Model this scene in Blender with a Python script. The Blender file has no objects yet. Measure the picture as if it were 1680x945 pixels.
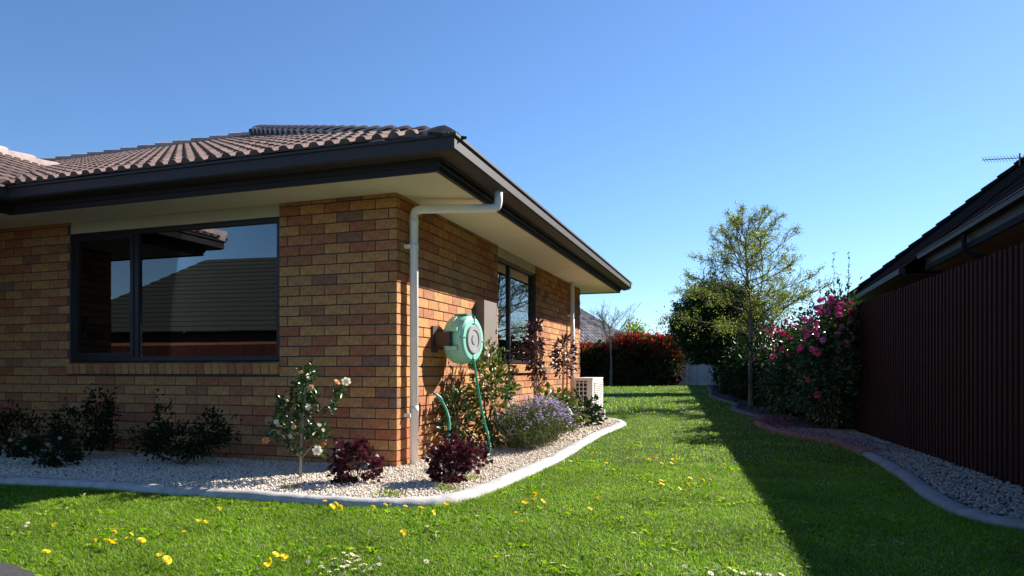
import bpy, bmesh, math, random
import numpy as np
from mathutils import Vector, Matrix
sc = bpy.context.scene
rng = np.random.default_rng(7); random.seed(7)

# ------------------------------------------------------------------ camera, sky, sun, exposure
F_PX, X0, HOR, YAW, CZ = 1218.0, 748.0, 607.0, math.radians(20.56), 0.821
CAM = np.array([2.565, -5.473, CZ])
cd = bpy.data.cameras.new('camera'); cam = bpy.data.objects.new('camera', cd); sc.collection.objects.link(cam)
cam.location = CAM; cam.rotation_euler = (math.pi / 2, 0, YAW)
cd.sensor_width = 36; cd.lens = 36 * F_PX / 1680
cd.shift_x = (840 - X0) / 1680; cd.shift_y = (HOR - 472.5) / 1680
cd.clip_start = 0.05; cd.clip_end = 2000
sc.camera = cam
SUN = Vector((0.955, 1.27, 1.0)).normalized()          # towards the sun
ELEV = math.asin(SUN.z); AZ = math.atan2(SUN.x, SUN.y)
w = bpy.data.worlds.new('World'); sc.world = w; w.use_nodes = True
wn = w.node_tree.nodes; wl = w.node_tree.links
sky = wn.new('ShaderNodeTexSky'); sky.sky_type = 'NISHITA'; sky.sun_disc = False
sky.sun_elevation = ELEV; sky.sun_rotation = AZ; sky.altitude = 0
sky.air_density = 1.0; sky.dust_density = 0.1; sky.ozone_density = 7.9
bg = wn['Background']; bg.inputs['Strength'].default_value = 0.070
wl.new(sky.outputs[0], bg.inputs[0])
ld = bpy.data.lights.new('sun', 'SUN'); ld.energy = 5.0; ld.angle = math.radians(0.53); ld.color = (1.0, 0.95, 0.86)
lo = bpy.data.objects.new('sun', ld); sc.collection.objects.link(lo)
lo.rotation_euler = SUN.to_track_quat('Z', 'Y').to_euler(); lo.location = (20, 30, 30)
sc.view_settings.view_transform = 'Standard'; sc.view_settings.look = 'None'
sc.view_settings.exposure = 1.32; sc.view_settings.gamma = 1.0; sc.view_settings.use_curve_mapping = False
sc.render.engine = 'CYCLES'
sc.cycles.use_denoising = True
sc.cycles.max_bounces = 8; sc.cycles.transparent_max_bounces = 12; sc.cycles.caustics_reflective = False; sc.cycles.caustics_refractive = False

R_ = np.array([math.cos(YAW), math.sin(YAW), 0]); F_ = np.array([-math.sin(YAW), math.cos(YAW), 0])
def at(px, py, depth):
    """a point of the place at a distance from where the photographer stood"""
    return CAM + depth * (R_ * (px - X0) / F_PX + F_ + np.array([0, 0, (HOR - py) / F_PX]))
def ground(px, py, z=0.0):
    return at(px, py, (CZ - z) * F_PX / (py - HOR))
def depth_of(p):
    return float((np.asarray(p, float) - CAM) @ F_)

# ------------------------------------------------------------------ helpers
COL = sc.collection
def tag(o, label=None, cat=None, group=None, kind=None):
    if label: o['label'] = label
    if cat: o['category'] = cat
    if group: o['group'] = group
    if kind: o['kind'] = kind
    return o
def empty(name, loc=(0, 0, 0), label=None, cat=None, group=None):
    o = bpy.data.objects.new(name, None); o.location = loc; o.empty_display_size = 0.1
    COL.objects.link(o); return tag(o, label, cat, group)
def link(name, me, mat=None, parent=None, loc=None):
    """link a mesh; a child keeps world coordinates of its mesh"""
    o = bpy.data.objects.new(name, me)
    if mat is not None and len(me.materials) == 0: me.materials.append(mat)
    COL.objects.link(o)
    if parent is not None:
        o.parent = parent
        o.matrix_parent_inverse = Matrix.Translation(-world_loc(parent))
    if loc is not None: o.location = loc
    return o
def world_loc(o):
    # parents only translate, and every child cancels its parent's shift
    return Vector(o.location)
def place(o, parent, m):
    """parent o and give it a place in world coordinates"""
    o.parent = parent; o.matrix_parent_inverse = Matrix.Translation(-world_loc(parent)); o.matrix_basis = m
    return o
def np_mesh(name, V, tris=None, quads=None, smooth=False):
    me = bpy.data.meshes.new(name)
    V = np.ascontiguousarray(V, dtype=np.float32)
    nt = 0 if tris is None else len(tris); nq = 0 if quads is None else len(quads)
    me.vertices.add(len(V)); me.vertices.foreach_set('co', V.ravel())
    parts = []
    if nt: parts.append(np.asarray(tris, np.int32).ravel())
    if nq: parts.append(np.asarray(quads, np.int32).ravel())
    L = np.concatenate(parts)
    me.loops.add(len(L)); me.loops.foreach_set('vertex_index', L)
    me.polygons.add(nt + nq)
    st = np.concatenate([np.arange(nt) * 3, nt * 3 + np.arange(nq) * 4]).astype(np.int32)
    me.polygons.foreach_set('loop_start', st)
    if smooth: me.polygons.foreach_set('use_smooth', np.ones(nt + nq, dtype=bool))
    me.update(calc_edges=True)
    return me
class MB:
    def __init__(s): s.V = []; s.F = []
    def add(s, V, F):
        n = len(s.V); s.V += [tuple(map(float, v)) for v in V]; s.F += [tuple(i + n for i in f) for f in F]; return s
    def box(s, x0, x1, y0, y1, z0, z1):
        return s.add([(x0, y0, z0), (x1, y0, z0), (x1, y1, z0), (x0, y1, z0), (x0, y0, z1), (x1, y0, z1), (x1, y1, z1), (x0, y1, z1)],
                     [(0, 3, 2, 1), (4, 5, 6, 7), (0, 1, 5, 4), (1, 2, 6, 5), (2, 3, 7, 6), (3, 0, 4, 7)])
    def obox(s, c, ax, ay, az):
        c, ax, ay, az = (np.asarray(q, float) for q in (c, ax, ay, az))
        V = [c + i * ax + j * ay + k * az for k in (-1, 1) for j in (-1, 1) for i in (-1, 1)]
        return s.add(V, [(0, 2, 3, 1), (4, 5, 7, 6), (0, 1, 5, 4), (1, 3, 7, 5), (3, 2, 6, 7), (2, 0, 4, 6)])
    def tube(s, pts, rad, n=8, cap=True):
        pts = [np.asarray(p, float) for p in pts]
        if not hasattr(rad, '__len__'): rad = [rad] * len(pts)
        up = None; rings = []
        for i, p in enumerate(pts):
            a = pts[max(i - 1, 0)]; b = pts[min(i + 1, len(pts) - 1)]
            t = b - a; t = t / (np.linalg.norm(t) + 1e-9)
            if up is None:
                up = np.array([1, 0, 0.]) if abs(t[0]) < .8 else np.array([0, 1., 0])
            u = up - t * (up @ t); u /= np.linalg.norm(u) + 1e-9; v = np.cross(t, u); up = u
            rings.append([p + rad[i] * (math.cos(k * 2 * math.pi / n) * u + math.sin(k * 2 * math.pi / n) * v) for k in range(n)])
        V = [q for r in rings for q in r]; F = []
        for i in range(len(pts) - 1):
            for k in range(n):
                F.append((i * n + k, i * n + (k + 1) % n, (i + 1) * n + (k + 1) % n, (i + 1) * n + k))
        if cap:
            F.append(tuple(range(n - 1, -1, -1))); F.append(tuple((len(pts) - 1) * n + k for k in range(n)))
        return s.add(V, F)
    def lathe(s, prof, c, axis, up, n=24):
        """prof: (radius, along axis) pairs"""
        c, a, u = (np.asarray(q, float) for q in (c, axis, up)); v = np.cross(a, u); V = []; F = []
        for r, h in prof:
            for k in range(n):
                th = 2 * math.pi * k / n
                V.append(c + a * h + r * (math.cos(th) * u + math.sin(th) * v))
        for i in range(len(prof) - 1):
            for k in range(n): F.append((i * n + k, i * n + (k + 1) % n, (i + 1) * n + (k + 1) % n, (i + 1) * n + k))
        return s.add(V, F)
    def poly(s, pts): return s.add(pts, [tuple(range(len(pts)))])
    def mesh(s, name, smooth=False):
        me = bpy.data.meshes.new(name); me.from_pydata(s.V, [], s.F)
        if smooth: me.polygons.foreach_set('use_smooth', [True] * len(me.polygons))
        me.update(); return me
    def build(s, name, mat, parent=None, smooth=False, kind=None):
        o = link(name, s.mesh(name, smooth), mat, parent)
        if kind: o['kind'] = kind
        return o
def spline(pts, n=8):
    pts = [np.asarray(p, float) for p in pts]; P = [2 * pts[0] - pts[1]] + pts + [2 * pts[-1] - pts[-2]]; out = []
    for i in range(1, len(P) - 2):
        a, b, c, d = P[i - 1:i + 3]
        for k in range(n):
            t = k / n
            out.append(.5 * (2 * b + (c - a) * t + (2 * a - 5 * b + 4 * c - d) * t * t + (3 * b - a - 3 * c + d) * t ** 3))
    out.append(P[-2]); return out
def in_poly(X, Y, poly):
    ins = np.zeros(len(X), bool); n = len(poly)
    for i in range(n):
        x1, y1 = poly[i][:2]; x2, y2 = poly[(i + 1) % n][:2]
        c = ((y1 > Y) != (y2 > Y)) & (X < (x2 - x1) * (Y - y1) / (y2 - y1 + 1e-12) + x1)
        ins ^= c
    return ins

# ------------------------------------------------------------------ materials
def mat(name, color, rough=.7, var=.15, scale=8.0, bump=0.0, bscale=60.0, spec=.4, island=0.0, metal=0.0, trans=0.0, detail=4.0, ramp=None, hue=0.0):
    m = bpy.data.materials.new(name); m.use_nodes = True; nt = m.node_tree; N = nt.nodes; L = nt.links
    b = N['Principled BSDF']; b.inputs['Roughness'].default_value = rough; b.inputs['Specular IOR Level'].default_value = spec
    b.inputs['Metallic'].default_value = metal
    tc = N.new('ShaderNodeTexCoord')
    no = N.new('ShaderNodeTexNoise'); no.inputs['Scale'].default_value = scale; no.inputs['Detail'].default_value = detail
    L.new(tc.outputs['Object'], no.inputs['Vector'])
    if ramp is None:
        base = N.new('ShaderNodeRGB'); base.outputs[0].default_value = (*color, 1); src = base.outputs[0]
    else:
        geo = N.new('ShaderNodeNewGeometry'); oi = N.new('ShaderNodeObjectInfo')
        ad = N.new('ShaderNodeMath'); ad.operation = 'ADD'; L.new(geo.outputs['Random Per Island'], ad.inputs[0]); L.new(oi.outputs['Random'], ad.inputs[1])
        fr = N.new('ShaderNodeMath'); fr.operation = 'FRACT'; L.new(ad.outputs[0], fr.inputs[0])
        cr = N.new('ShaderNodeValToRGB'); cr.color_ramp.interpolation = 'CONSTANT' if ramp[0] == 'c' else 'LINEAR'
        el = cr.color_ramp.elements
        while len(el) > 1: el.remove(el[-1])
        for i, (p, c) in enumerate(ramp[1]):
            e = el[0] if i == 0 else el.new(p)
            e.position = p; e.color = (*c, 1)
        L.new(fr.outputs[0], cr.inputs[0]); src = cr.outputs[0]
    hsv = N.new('ShaderNodeHueSaturation'); L.new(src, hsv.inputs['Color'])
    mr = N.new('ShaderNodeMapRange'); mr.inputs['From Min'].default_value = .25; mr.inputs['From Max'].default_value = .75
    mr.inputs['To Min'].default_value = 1 - var; mr.inputs['To Max'].default_value = 1 + var
    L.new(no.outputs['Fac'], mr.inputs['Value'])
    val = mr.outputs[0]
    if island:
        geo2 = N.new('ShaderNodeNewGeometry'); m2 = N.new('ShaderNodeMapRange')
        m2.inputs['To Min'].default_value = 1 - island; m2.inputs['To Max'].default_value = 1 + island
        L.new(geo2.outputs['Random Per Island'], m2.inputs['Value'])
        mu = N.new('ShaderNodeMath'); mu.operation = 'MULTIPLY'; L.new(val, mu.inputs[0]); L.new(m2.outputs[0], mu.inputs[1]); val = mu.outputs[0]
    L.new(val, hsv.inputs['Value'])
    L.new(hsv.outputs[0], b.inputs['Base Color'])
    if bump:
        n2 = N.new('ShaderNodeTexNoise'); n2.inputs['Scale'].default_value = bscale; n2.inputs['Detail'].default_value = 5
        L.new(tc.outputs['Object'], n2.inputs['Vector'])
        bu = N.new('ShaderNodeBump'); bu.inputs['Strength'].default_value = bump; bu.inputs['Distance'].default_value = .01
        L.new(n2.outputs['Fac'], bu.inputs['Height']); L.new(bu.outputs[0], b.inputs['Normal'])
    if trans:
        tr = N.new('ShaderNodeBsdfTranslucent'); mx = N.new('ShaderNodeMixShader'); mx.inputs[0].default_value = trans
        hs2 = N.new('ShaderNodeHueSaturation'); hs2.inputs['Saturation'].default_value = 1.15; hs2.inputs['Value'].default_value = 1.35
        L.new(hsv.outputs[0], hs2.inputs['Color']); L.new(hs2.outputs[0], tr.inputs['Color'])
        L.new(b.outputs[0], mx.inputs[1]); L.new(tr.outputs[0], mx.inputs[2])
        L.new(mx.outputs[0], N['Material Output'].inputs['Surface'])
    return m
def leafmat(name, cols, rough=.45, trans=.3, spec=.4):
    n = len(cols); return mat(name, cols[0], rough, .12, 3, spec=spec, trans=trans, ramp=('l', [(i / max(n - 1, 1), c) for i, c in enumerate(cols)]))
def glassmat(name, base=.035, tint=(.55, .58, .58)):
    m = bpy.data.materials.new(name); m.use_nodes = True; N = m.node_tree.nodes; L = m.node_tree.links
    N.remove(N['Principled BSDF'])
    t = N.new('ShaderNodeBsdfTransparent'); t.inputs[0].default_value = (*tint, 1)
    g = N.new('ShaderNodeBsdfGlossy'); g.inputs['Roughness'].default_value = 0.0; g.inputs['Color'].default_value = (.95, .97, 1, 1)
    fr = N.new('ShaderNodeFresnel'); fr.inputs[0].default_value = 1.5
    no = N.new('ShaderNodeTexNoise'); no.inputs['Scale'].default_value = 1.3
    bu = N.new('ShaderNodeBump'); bu.inputs['Strength'].default_value = .02; bu.inputs['Distance'].default_value = .02
    L.new(no.outputs['Fac'], bu.inputs['Height']); L.new(bu.outputs[0], g.inputs['Normal'])
    ad = N.new('ShaderNodeMath'); ad.operation = 'MULTIPLY_ADD'; ad.inputs[1].default_value = 1.3; ad.inputs[2].default_value = base; ad.use_clamp = True
    L.new(fr.outputs[0], ad.inputs[0])
    mx = N.new('ShaderNodeMixShader'); L.new(ad.outputs[0], mx.inputs[0]); L.new(t.outputs[0], mx.inputs[1]); L.new(g.outputs[0], mx.inputs[2])
    L.new(mx.outputs[0], N['Material Output'].inputs['Surface'])
    return m
M = {}
M['brick'] = mat('brick', (.4, .24, .11), .85, .30, 28, bump=.5, bscale=140, spec=.25,
                 ramp=('c', [(0, (.50, .245, .09)), (.20, (.45, .225, .092)), (.36, (.51, .24, .086)), (.48, (.45, .205, .082)), (.56, (.44, .18, .076)), (.70, (.39, .14, .064)), (.87, (.35, .15, .072)), (.97, (.26, .13, .08))]))
M['mortar'] = mat('mortar', (.105, .085, .07), .95, .25, 30, bump=.4, bscale=200, spec=.1)
M['tile'] = mat('roof_tile', (.2, .13, .115), .85, .25, 14, bump=.3, bscale=120, spec=.15, island=.12,
                ramp=('l', [(0, (.19, .130, .115)), (.5, (.15, .104, .094)), (1, (.22, .152, .135))]))
M['cap'] = mat('ridge_cap', (.28, .19, .17), .62, .25, 10, bump=.3, bscale=90, ramp=('l', [(0, (.36, .27, .245)), (1, (.46, .36, .325))]))
M['bedding'] = mat('hip_mortar', (.06, .045, .045), .95, .2, 12, spec=.1)
M['deck'] = mat('roof_deck', (.05, .035, .03), .9, .1)
M['gutter'] = mat('gutter_paint', (.06, .05, .05), .55, .08, 5, spec=.2)
M['fascia'] = mat('fascia_paint', (.032, .026, .027), .55, .08, 5, spec=.2)
M['soffit'] = mat('soffit_paint', (.80, .74, .57), .75, .05, 3, spec=.3)
M['cream'] = mat('cream_board', (.56, .50, .38), .7, .05, 4, spec=.3)
M['frame'] = mat('dark_aluminium', (.018, .016, .018), .35, .1, 6, spec=.5)
M['glass'] = glassmat('window_glass')
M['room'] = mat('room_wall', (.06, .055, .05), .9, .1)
M['curtain'] = mat('curtain', (.5, .55, .58), .9, .1, 6)
M['blind'] = mat('roller_blind', (.62, .52, .36), .85, .04)
M['pvc'] = mat('white_pvc', (.92, .91, .90), .4, .04, 12, spec=.45)
M['meter'] = mat('meter_box_paint', (.20, .165, .145), .5, .06, 8)
M['mint'] = mat('mint_plastic', (.30, .66, .53), .38, .05, 7, spec=.5)
M['mintdark'] = mat('green_plastic', (.07, .34, .26), .42, .05, 7)
M['greyplastic'] = mat('grey_plastic', (.33, .33, .34), .5, .06, 9)
M['brown'] = mat('brown_plastic', (.05, .03, .025), .5, .1, 9)
M['hose'] = mat('hose_rubber', (.03, .33, .22), .4, .08, 20)
M['acwhite'] = mat('ac_enamel', (.80, .78, .73), .42, .05, 6)
M['black'] = mat('dark_void', (.015, .015, .016), .8, .1)
M['conc'] = mat('kerb_concrete', (.41, .395, .38), .85, .26, 9, bump=.3, bscale=90, spec=.2)
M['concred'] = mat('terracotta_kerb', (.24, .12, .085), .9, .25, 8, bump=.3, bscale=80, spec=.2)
M['conc_shade'] = mat('shade_darkened_concrete', (.27, .255, .25), .9, .25, 7, bump=.35, bscale=80, spec=.1)  # kerb concrete for the right side, its shade mixed into the base colour
M['kerb_shade'] = mat('shade_darkened_kerb', (.15, .11, .11), .9, .25, 8, bump=.3, bscale=80, spec=.1)  # far kerb run, colour darkened to carry the shade lying there
M['bed'] = mat('bed_soil', (.50, .44, .37), .95, .3, 45, bump=.6, bscale=120, spec=.1)
M['darksoil'] = mat('dark_bark_soil', (.09, .065, .055), .95, .4, 30, bump=.7, bscale=90, spec=.05)
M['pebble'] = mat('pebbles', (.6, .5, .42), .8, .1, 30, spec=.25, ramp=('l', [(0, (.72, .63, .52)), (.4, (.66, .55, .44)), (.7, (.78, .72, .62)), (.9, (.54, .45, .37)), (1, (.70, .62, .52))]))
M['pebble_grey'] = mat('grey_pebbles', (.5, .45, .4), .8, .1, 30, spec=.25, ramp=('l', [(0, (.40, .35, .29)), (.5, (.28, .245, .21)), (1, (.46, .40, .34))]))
M['soil'] = mat('lawn_soil', (.055, .085, .018), .95, .35, 5, bump=.6, bscale=60, spec=.05)
M['asphalt'] = mat('asphalt', (.06, .058, .058), .9, .25, 60, bump=.5, bscale=200, spec=.2)
M['grass'] = mat('grass', (.1, .2, .03), .62, .34, 1.6, spec=.12, trans=.46, ramp=('l', [(0, (.10, .21, .010)), (.4, (.155, .30, .014)), (.74, (.22, .37, .022)), (.86, (.30, .38, .06)), (.95, (.38, .36, .18)), (1, (.46, .42, .28))]))
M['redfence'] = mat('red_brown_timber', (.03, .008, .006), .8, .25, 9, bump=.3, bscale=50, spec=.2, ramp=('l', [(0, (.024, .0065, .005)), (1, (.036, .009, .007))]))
M['paling'] = mat('weathered_paling', (.36, .42, .44), .85, .15, 6, ramp=('l', [(0, (.50, .56, .57)), (1, (.62, .66, .66))]))
M['brownpaling'] = mat('stained_paling', (.22, .07, .04), .85, .2, 6)
M['darkroof'] = mat('charcoal_tile', (.013, .0135, .016), .9, .25, 12, bump=.4, bscale=70, spec=.0)
M['greyroof'] = mat('grey_green_tile', (.03, .034, .028), .8, .25, 6, bump=.4, bscale=50)
M['farroof'] = mat('brown_grey_tile', (.3, .26, .24), .8, .3, 9, bump=.4, bscale=40, ramp=('l', [(0, (.22, .175, .15)), (1, (.46, .38, .33))]))
M['steelgutter'] = mat('blue_grey_gutter', (.018, .022, .027), .8, .1, 6, spec=.05)
M['lip'] = mat('gutter_lip_paint', (.05, .06, .07), .6, .1, 6, spec=.15)
M['nbwall'] = mat('neighbour_brick', (.14, .055, .03), .9, .2, 12)
M['metal'] = mat('aerial_metal', (.12, .12, .13), .5, .1)
M['bark'] = mat('bark', (.16, .125, .10), .9, .3, 14, bump=.6, bscale=40, spec=.15)
M['barkpale'] = mat('pale_bark', (.30, .255, .21), .9, .25, 14, bump=.4, bscale=40, spec=.15)
M['twig'] = mat('twig', (.22, .165, .13), .9, .2, 14, spec=.15)
M['lf_camellia'] = leafmat('camellia_leaf', [(.016, .04, .010), (.03, .068, .015), (.022, .052, .013), (.08, .11, .03)], .36, .16, .4)
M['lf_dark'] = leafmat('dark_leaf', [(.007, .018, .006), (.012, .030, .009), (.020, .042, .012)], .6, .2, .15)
M['lf_purple'] = leafmat('burgundy_leaf', [(.04, .010, .015), (.065, .013, .021), (.028, .008, .012), (.09, .022, .026)], .5, .28, .3)
M['lf_loro'] = leafmat('plum_leaf', [(.035, .015, .02), (.06, .025, .03), (.025, .012, .016), (.10, .05, .052)], .42, .22, .4)
M['lf_mid'] = leafmat('green_leaf', [(.045, .085, .018), (.07, .12, .025), (.035, .07, .016), (.13, .15, .04), (.16, .10, .04)], .4, .25, .4)
M['lf_greygreen'] = leafmat('grey_green_leaf', [(.08, .11, .04), (.12, .145, .06), (.06, .085, .03), (.15, .14, .07)], .7, .2, .2)
M['lf_spring'] = leafmat('spring_leaf', [(.16, .22, .035), (.23, .28, .05), (.12, .18, .028), (.30, .31, .08)], .5, .45, .3)
M['lf_tree'] = leafmat('evergreen_leaf', [(.02, .045, .014), (.035, .07, .02), (.05, .09, .025)], .6, .15, .15)
M['lf_red'] = leafmat('red_photinia_leaf', [(.30, .028, .028), (.20, .03, .025), (.07, .055, .02), (.34, .055, .05), (.05, .06, .02)], .5, .4, .3)
M['lf_greenphot'] = leafmat('photinia_leaf', [(.03, .05, .016), (.05, .075, .022), (.12, .05, .025), (.04, .06, .02)], .6, .2, .15)
M['pink'] = mat('pink_petal', (.62, .09, .20), .6, .25, 25, trans=.3, ramp=('l', [(0, (.45, .03, .11)), (.5, (.60, .07, .18)), (.85, (.70, .18, .30)), (1, (.55, .22, .48))]))
M['peach'] = mat('peach_petal', (.75, .45, .30), .6, .12, 25, trans=.3)
M['orange'] = mat('orange_petal', (.62, .28, .11), .6, .15, 25, trans=.25)
M['white'] = mat('white_petal', (.80, .74, .63), .6, .06, 25, trans=.25)
M['palebloom'] = mat('pale_green_bloom', (.30, .36, .27), .7, .2, 25, trans=.2)
M['mauve'] = mat('mauve_petal', (.38, .28, .62), .6, .1, 25, trans=.3, ramp=('l', [(0, (.46, .34, .68)), (.6, (.56, .45, .76)), (1, (.70, .60, .82))]))
M['litter'] = leafmat('dry_leaf', [(.13, .07, .03), (.22, .13, .06), (.10, .035, .03)], .8, .15, .1)
M['yellow'] = mat('dandelion_yellow', (.90, .70, .015), .6, .12, 60, trans=.2)
M['petal'] = mat('fallen_petal', (.5, .14, .28), .7, .15, 20, trans=.2, ramp=('l', [(0, (.30, .09, .16)), (.7, (.42, .17, .25)), (1, (.25, .13, .09))]))

# ------------------------------------------------------------------ ground
DRIVE = [(-40, 0.6), (-12, -2.4), (-4.0, -2.45), (-1.2, -2.98), (-.347, -3.207), (-.039, -3.29), (.6, -3.52), (2, -4.05), (8, -6.2), (40, -16), (40, -15.8), (-40, -15.8)]
MB().poly([(x, y, -.03) for x, y in ((-400, -400), (400, -400), (400, 400), (-400, 400))]).build('ground', M['soil'])['kind'] = 'structure'
lw = MB().poly([(x, y, 0.0) for x, y in ((-14, -16.5), (14, -16.5), (14, 40), (-14, 40))]).build('lawn', M['soil']); lw['kind'] = 'structure'
MB().poly([(x, y, .012) for x, y in DRIVE]).build('driveway', M['asphalt'])['kind'] = 'structure'

# ------------------------------------------------------------------ the brick house
house = empty('brick_house', (0, 0, 0), 'single storey buff and red brick house with brown tiled hip roof and deep cream soffits', 'house')
WALL_TOP, SOF = 2.262, 2.262
FW = (-3.53, -1.115, .905, 2.15)           # front window opening x0,x1,z0,z1
RW = (2.753, 4.535, .905, 2.15)            # side window opening y0,y1,z0,z1
YE = 7.66                                  # far end of the side wall
XL = -4.6
mb = MB(); r = .009                        # mortar core, bricks stand proud of it
mb.box(XL, FW[0] + r, r, .09, -.1, WALL_TOP); mb.box(FW[1] - r, -r, r, .09, -.1, WALL_TOP); mb.box(FW[0] + r, FW[1] - r, r, .09, -.1, .79)
wall = mb.build('wall', M['mortar'], house)
mb = MB()
mb.box(-.09, -r, .09, RW[0] + r, -.1, WALL_TOP); mb.box(-.09, -r, RW[1] - r, YE - r, -.1, WALL_TOP); mb.box(-.09, -r, RW[0] + r, RW[1] - r, -.1, .79)
swall = mb.build('wall', M['mortar'], house)
BH, CH, JT = .076, .086, .010
specs = []                                  # (wall, centre along, row, length, front/side)
def course(i):
    return i * CH - .004
def row_bricks(first, end, holes):
    """list of (a,b) spans from the corner at 0 outwards to end"""
    out = []; a = 0.0; L = first
    while a < end - .02:
        b = min(a + L, end)
        out.append((a, b)); a = b + JT; L = .23
    res = []
    for a, b in out:
        segs = [(a, b)]
        for h0, h1 in holes:
            ns = []
            for p, q in segs:
                if q <= h0 or p >= h1: ns.append((p, q)); continue
                if p < h0 - .02: ns.append((p, h0))
                if q > h1 + .02: ns.append((h1, q))
            segs = ns
        res += segs
    return res
bricks = []                                 # (cx,cy,cz,lenx,leny,h)
for i in range(27):
    z0 = course(i); h = min(BH, SOF - .003 - z0)
    if h < .02: continue
    even = i % 2 == 0
    hol = [(-FW[1], -FW[0])] if z0 + h > .80 else []
    holr = [(RW[0], RW[1])] if z0 + h > .80 else []
    # even rows: the corner brick lies along the side wall (header to the front)
    fl = .07 if even else .19
    for k, (a, b) in enumerate(row_bricks(fl, -XL, hol)):
        if k == 0 and even: continue        # that face belongs to the side wall's corner brick
        bricks.append(('f', -(a + b) / 2, i, b - a, z0, h))
    for k, (a, b) in enumerate(row_bricks(.19 if even else .07, YE, holr)):
        if k == 0 and not even: continue
        bricks.append(('s', (a + b) / 2, i, b - a, z0, h))
meshes = {}
def brick_mesh(L, h):
    key = (round(L, 3), round(h, 3))
    if key not in meshes:
        me = MB().box(-L / 2, L / 2, 0, .07, 0, h).mesh('brick'); me.materials.append(M['brick']); meshes[key] = me
    return meshes[key]
def vis(b):
    w_, c, i, L, z0, h = b
    p = np.array([c, 0, z0]) if w_ == 'f' else np.array([0, c, z0]); d = depth_of(p)
    q = p + (np.array([L, 0, 0]) if w_ == 'f' else np.array([0, L, 0]))
    X = lambda s: X0 + F_PX * ((s - CAM) @ R_) / depth_of(s)
    if X(p) < -5: return 0
    return abs(X(q) - X(p)) * h * F_PX / d
bricks.sort(key=vis, reverse=True)
def place_brick(b):
    w_, c, i, L, z0, h = b; j = random.uniform(-.0018, .0018)
    if w_ == 'f': return Matrix.Translation((c, j, z0))
    return Matrix.Translation((-j, c, z0)) @ Matrix.Rotation(math.pi / 2, 4, 'Z')
for b in bricks[:300]:
    o = bpy.data.objects.new('brick', brick_mesh(b[3], b[5])); COL.objects.link(o)
    place(o, wall if b[0] == 'f' else swall, place_brick(b))
def joined_boxes(lst):
    mb = MB()
    for b in lst:
        m = place_brick(b); L, h = b[3], b[5]
        V = [m @ Vector((x, y, z)) for z in (0, h) for x, y in ((-L / 2, 0), (L / 2, 0), (L / 2, .07), (-L / 2, .07))]
        mb.add(V, [(0, 3, 2, 1), (4, 5, 6, 7), (0, 1, 5, 4), (1, 2, 6, 5), (2, 3, 7, 6), (3, 0, 4, 7)])
    return mb
joined_boxes([b for b in bricks[300:] if b[0] == 'f']).build('brickwork', M['brick'], wall, kind='stuff')
joined_boxes([b for b in bricks[300:] if b[0] == 's']).build('brickwork', M['brick'], swall, kind='stuff')
# far wall and the wing's wall, out of the picture
MB().box(-10, -.02, YE - .10, YE - .003, -.1, WALL_TOP).build('wall', M['nbwall'], house)
ww = MB().box(XL - .1, XL - .009, -1.5, .0, -.1, WALL_TOP).build('wall', M['mortar'], house)
mb = MB()                                      # brickwork of the wing's return wall
for i in range(27):
    z0 = course(i); h = min(BH, SOF - .003 - z0); y = -1.5 + (.0 if i % 2 else -.12)
    while h > .02 and y < -.02:
        a, b = max(y, -1.5), min(y + .23, -.004)
        if b - a > .03: mb.box(XL - .07, XL + random.uniform(-.0015, .0015), a, b, z0, z0 + h)
        y += .24
mb.build('brickwork', M['brick'], ww, kind='stuff')
MB().box(-10, XL - .1, -1.5, -1.4, -.1, WALL_TOP).build('wall', M['nbwall'], house)

def sill(n, along, a0, a1, nm):
    """a row of bricks on edge, sloping out under a window"""
    root = MB().box(*((a0, a1, .012, .08, .775, .885) if along == 'x' else (-.08, -.012, a0, a1, .775, .885))).build('window_sill', M['mortar'], house)
    st = (a1 - a0) / n
    me = None
    for k in range(n):
        c = a0 + st * (k + .5); hw = st / 2 - .0045
        if me is None:
            V = [(-hw, -.035, .785), (hw, -.035, .785), (hw, .085, .785), (-hw, .085, .785), (-hw, -.035, .878), (hw, -.035, .878), (hw, .085, .903), (-hw, .085, .903)]
            me = MB().add(V, [(0, 3, 2, 1), (4, 5, 6, 7), (0, 1, 5, 4), (1, 2, 6, 5), (2, 3, 7, 6), (3, 0, 4, 7)]).mesh('sill_brick'); me.materials.append(M['brick'])
        o = bpy.data.objects.new('sill_brick', me); COL.objects.link(o)
        place(o, root, Matrix.Translation((c, 0, 0)) if along == 'x' else Matrix.Translation((0, c, 0)) @ Matrix.Rotation(math.pi / 2, 4, 'Z'))
sill(28, 'x', FW[0], FW[1], 'front'); sill(21, 'y', RW[0], RW[1], 'side')

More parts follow.
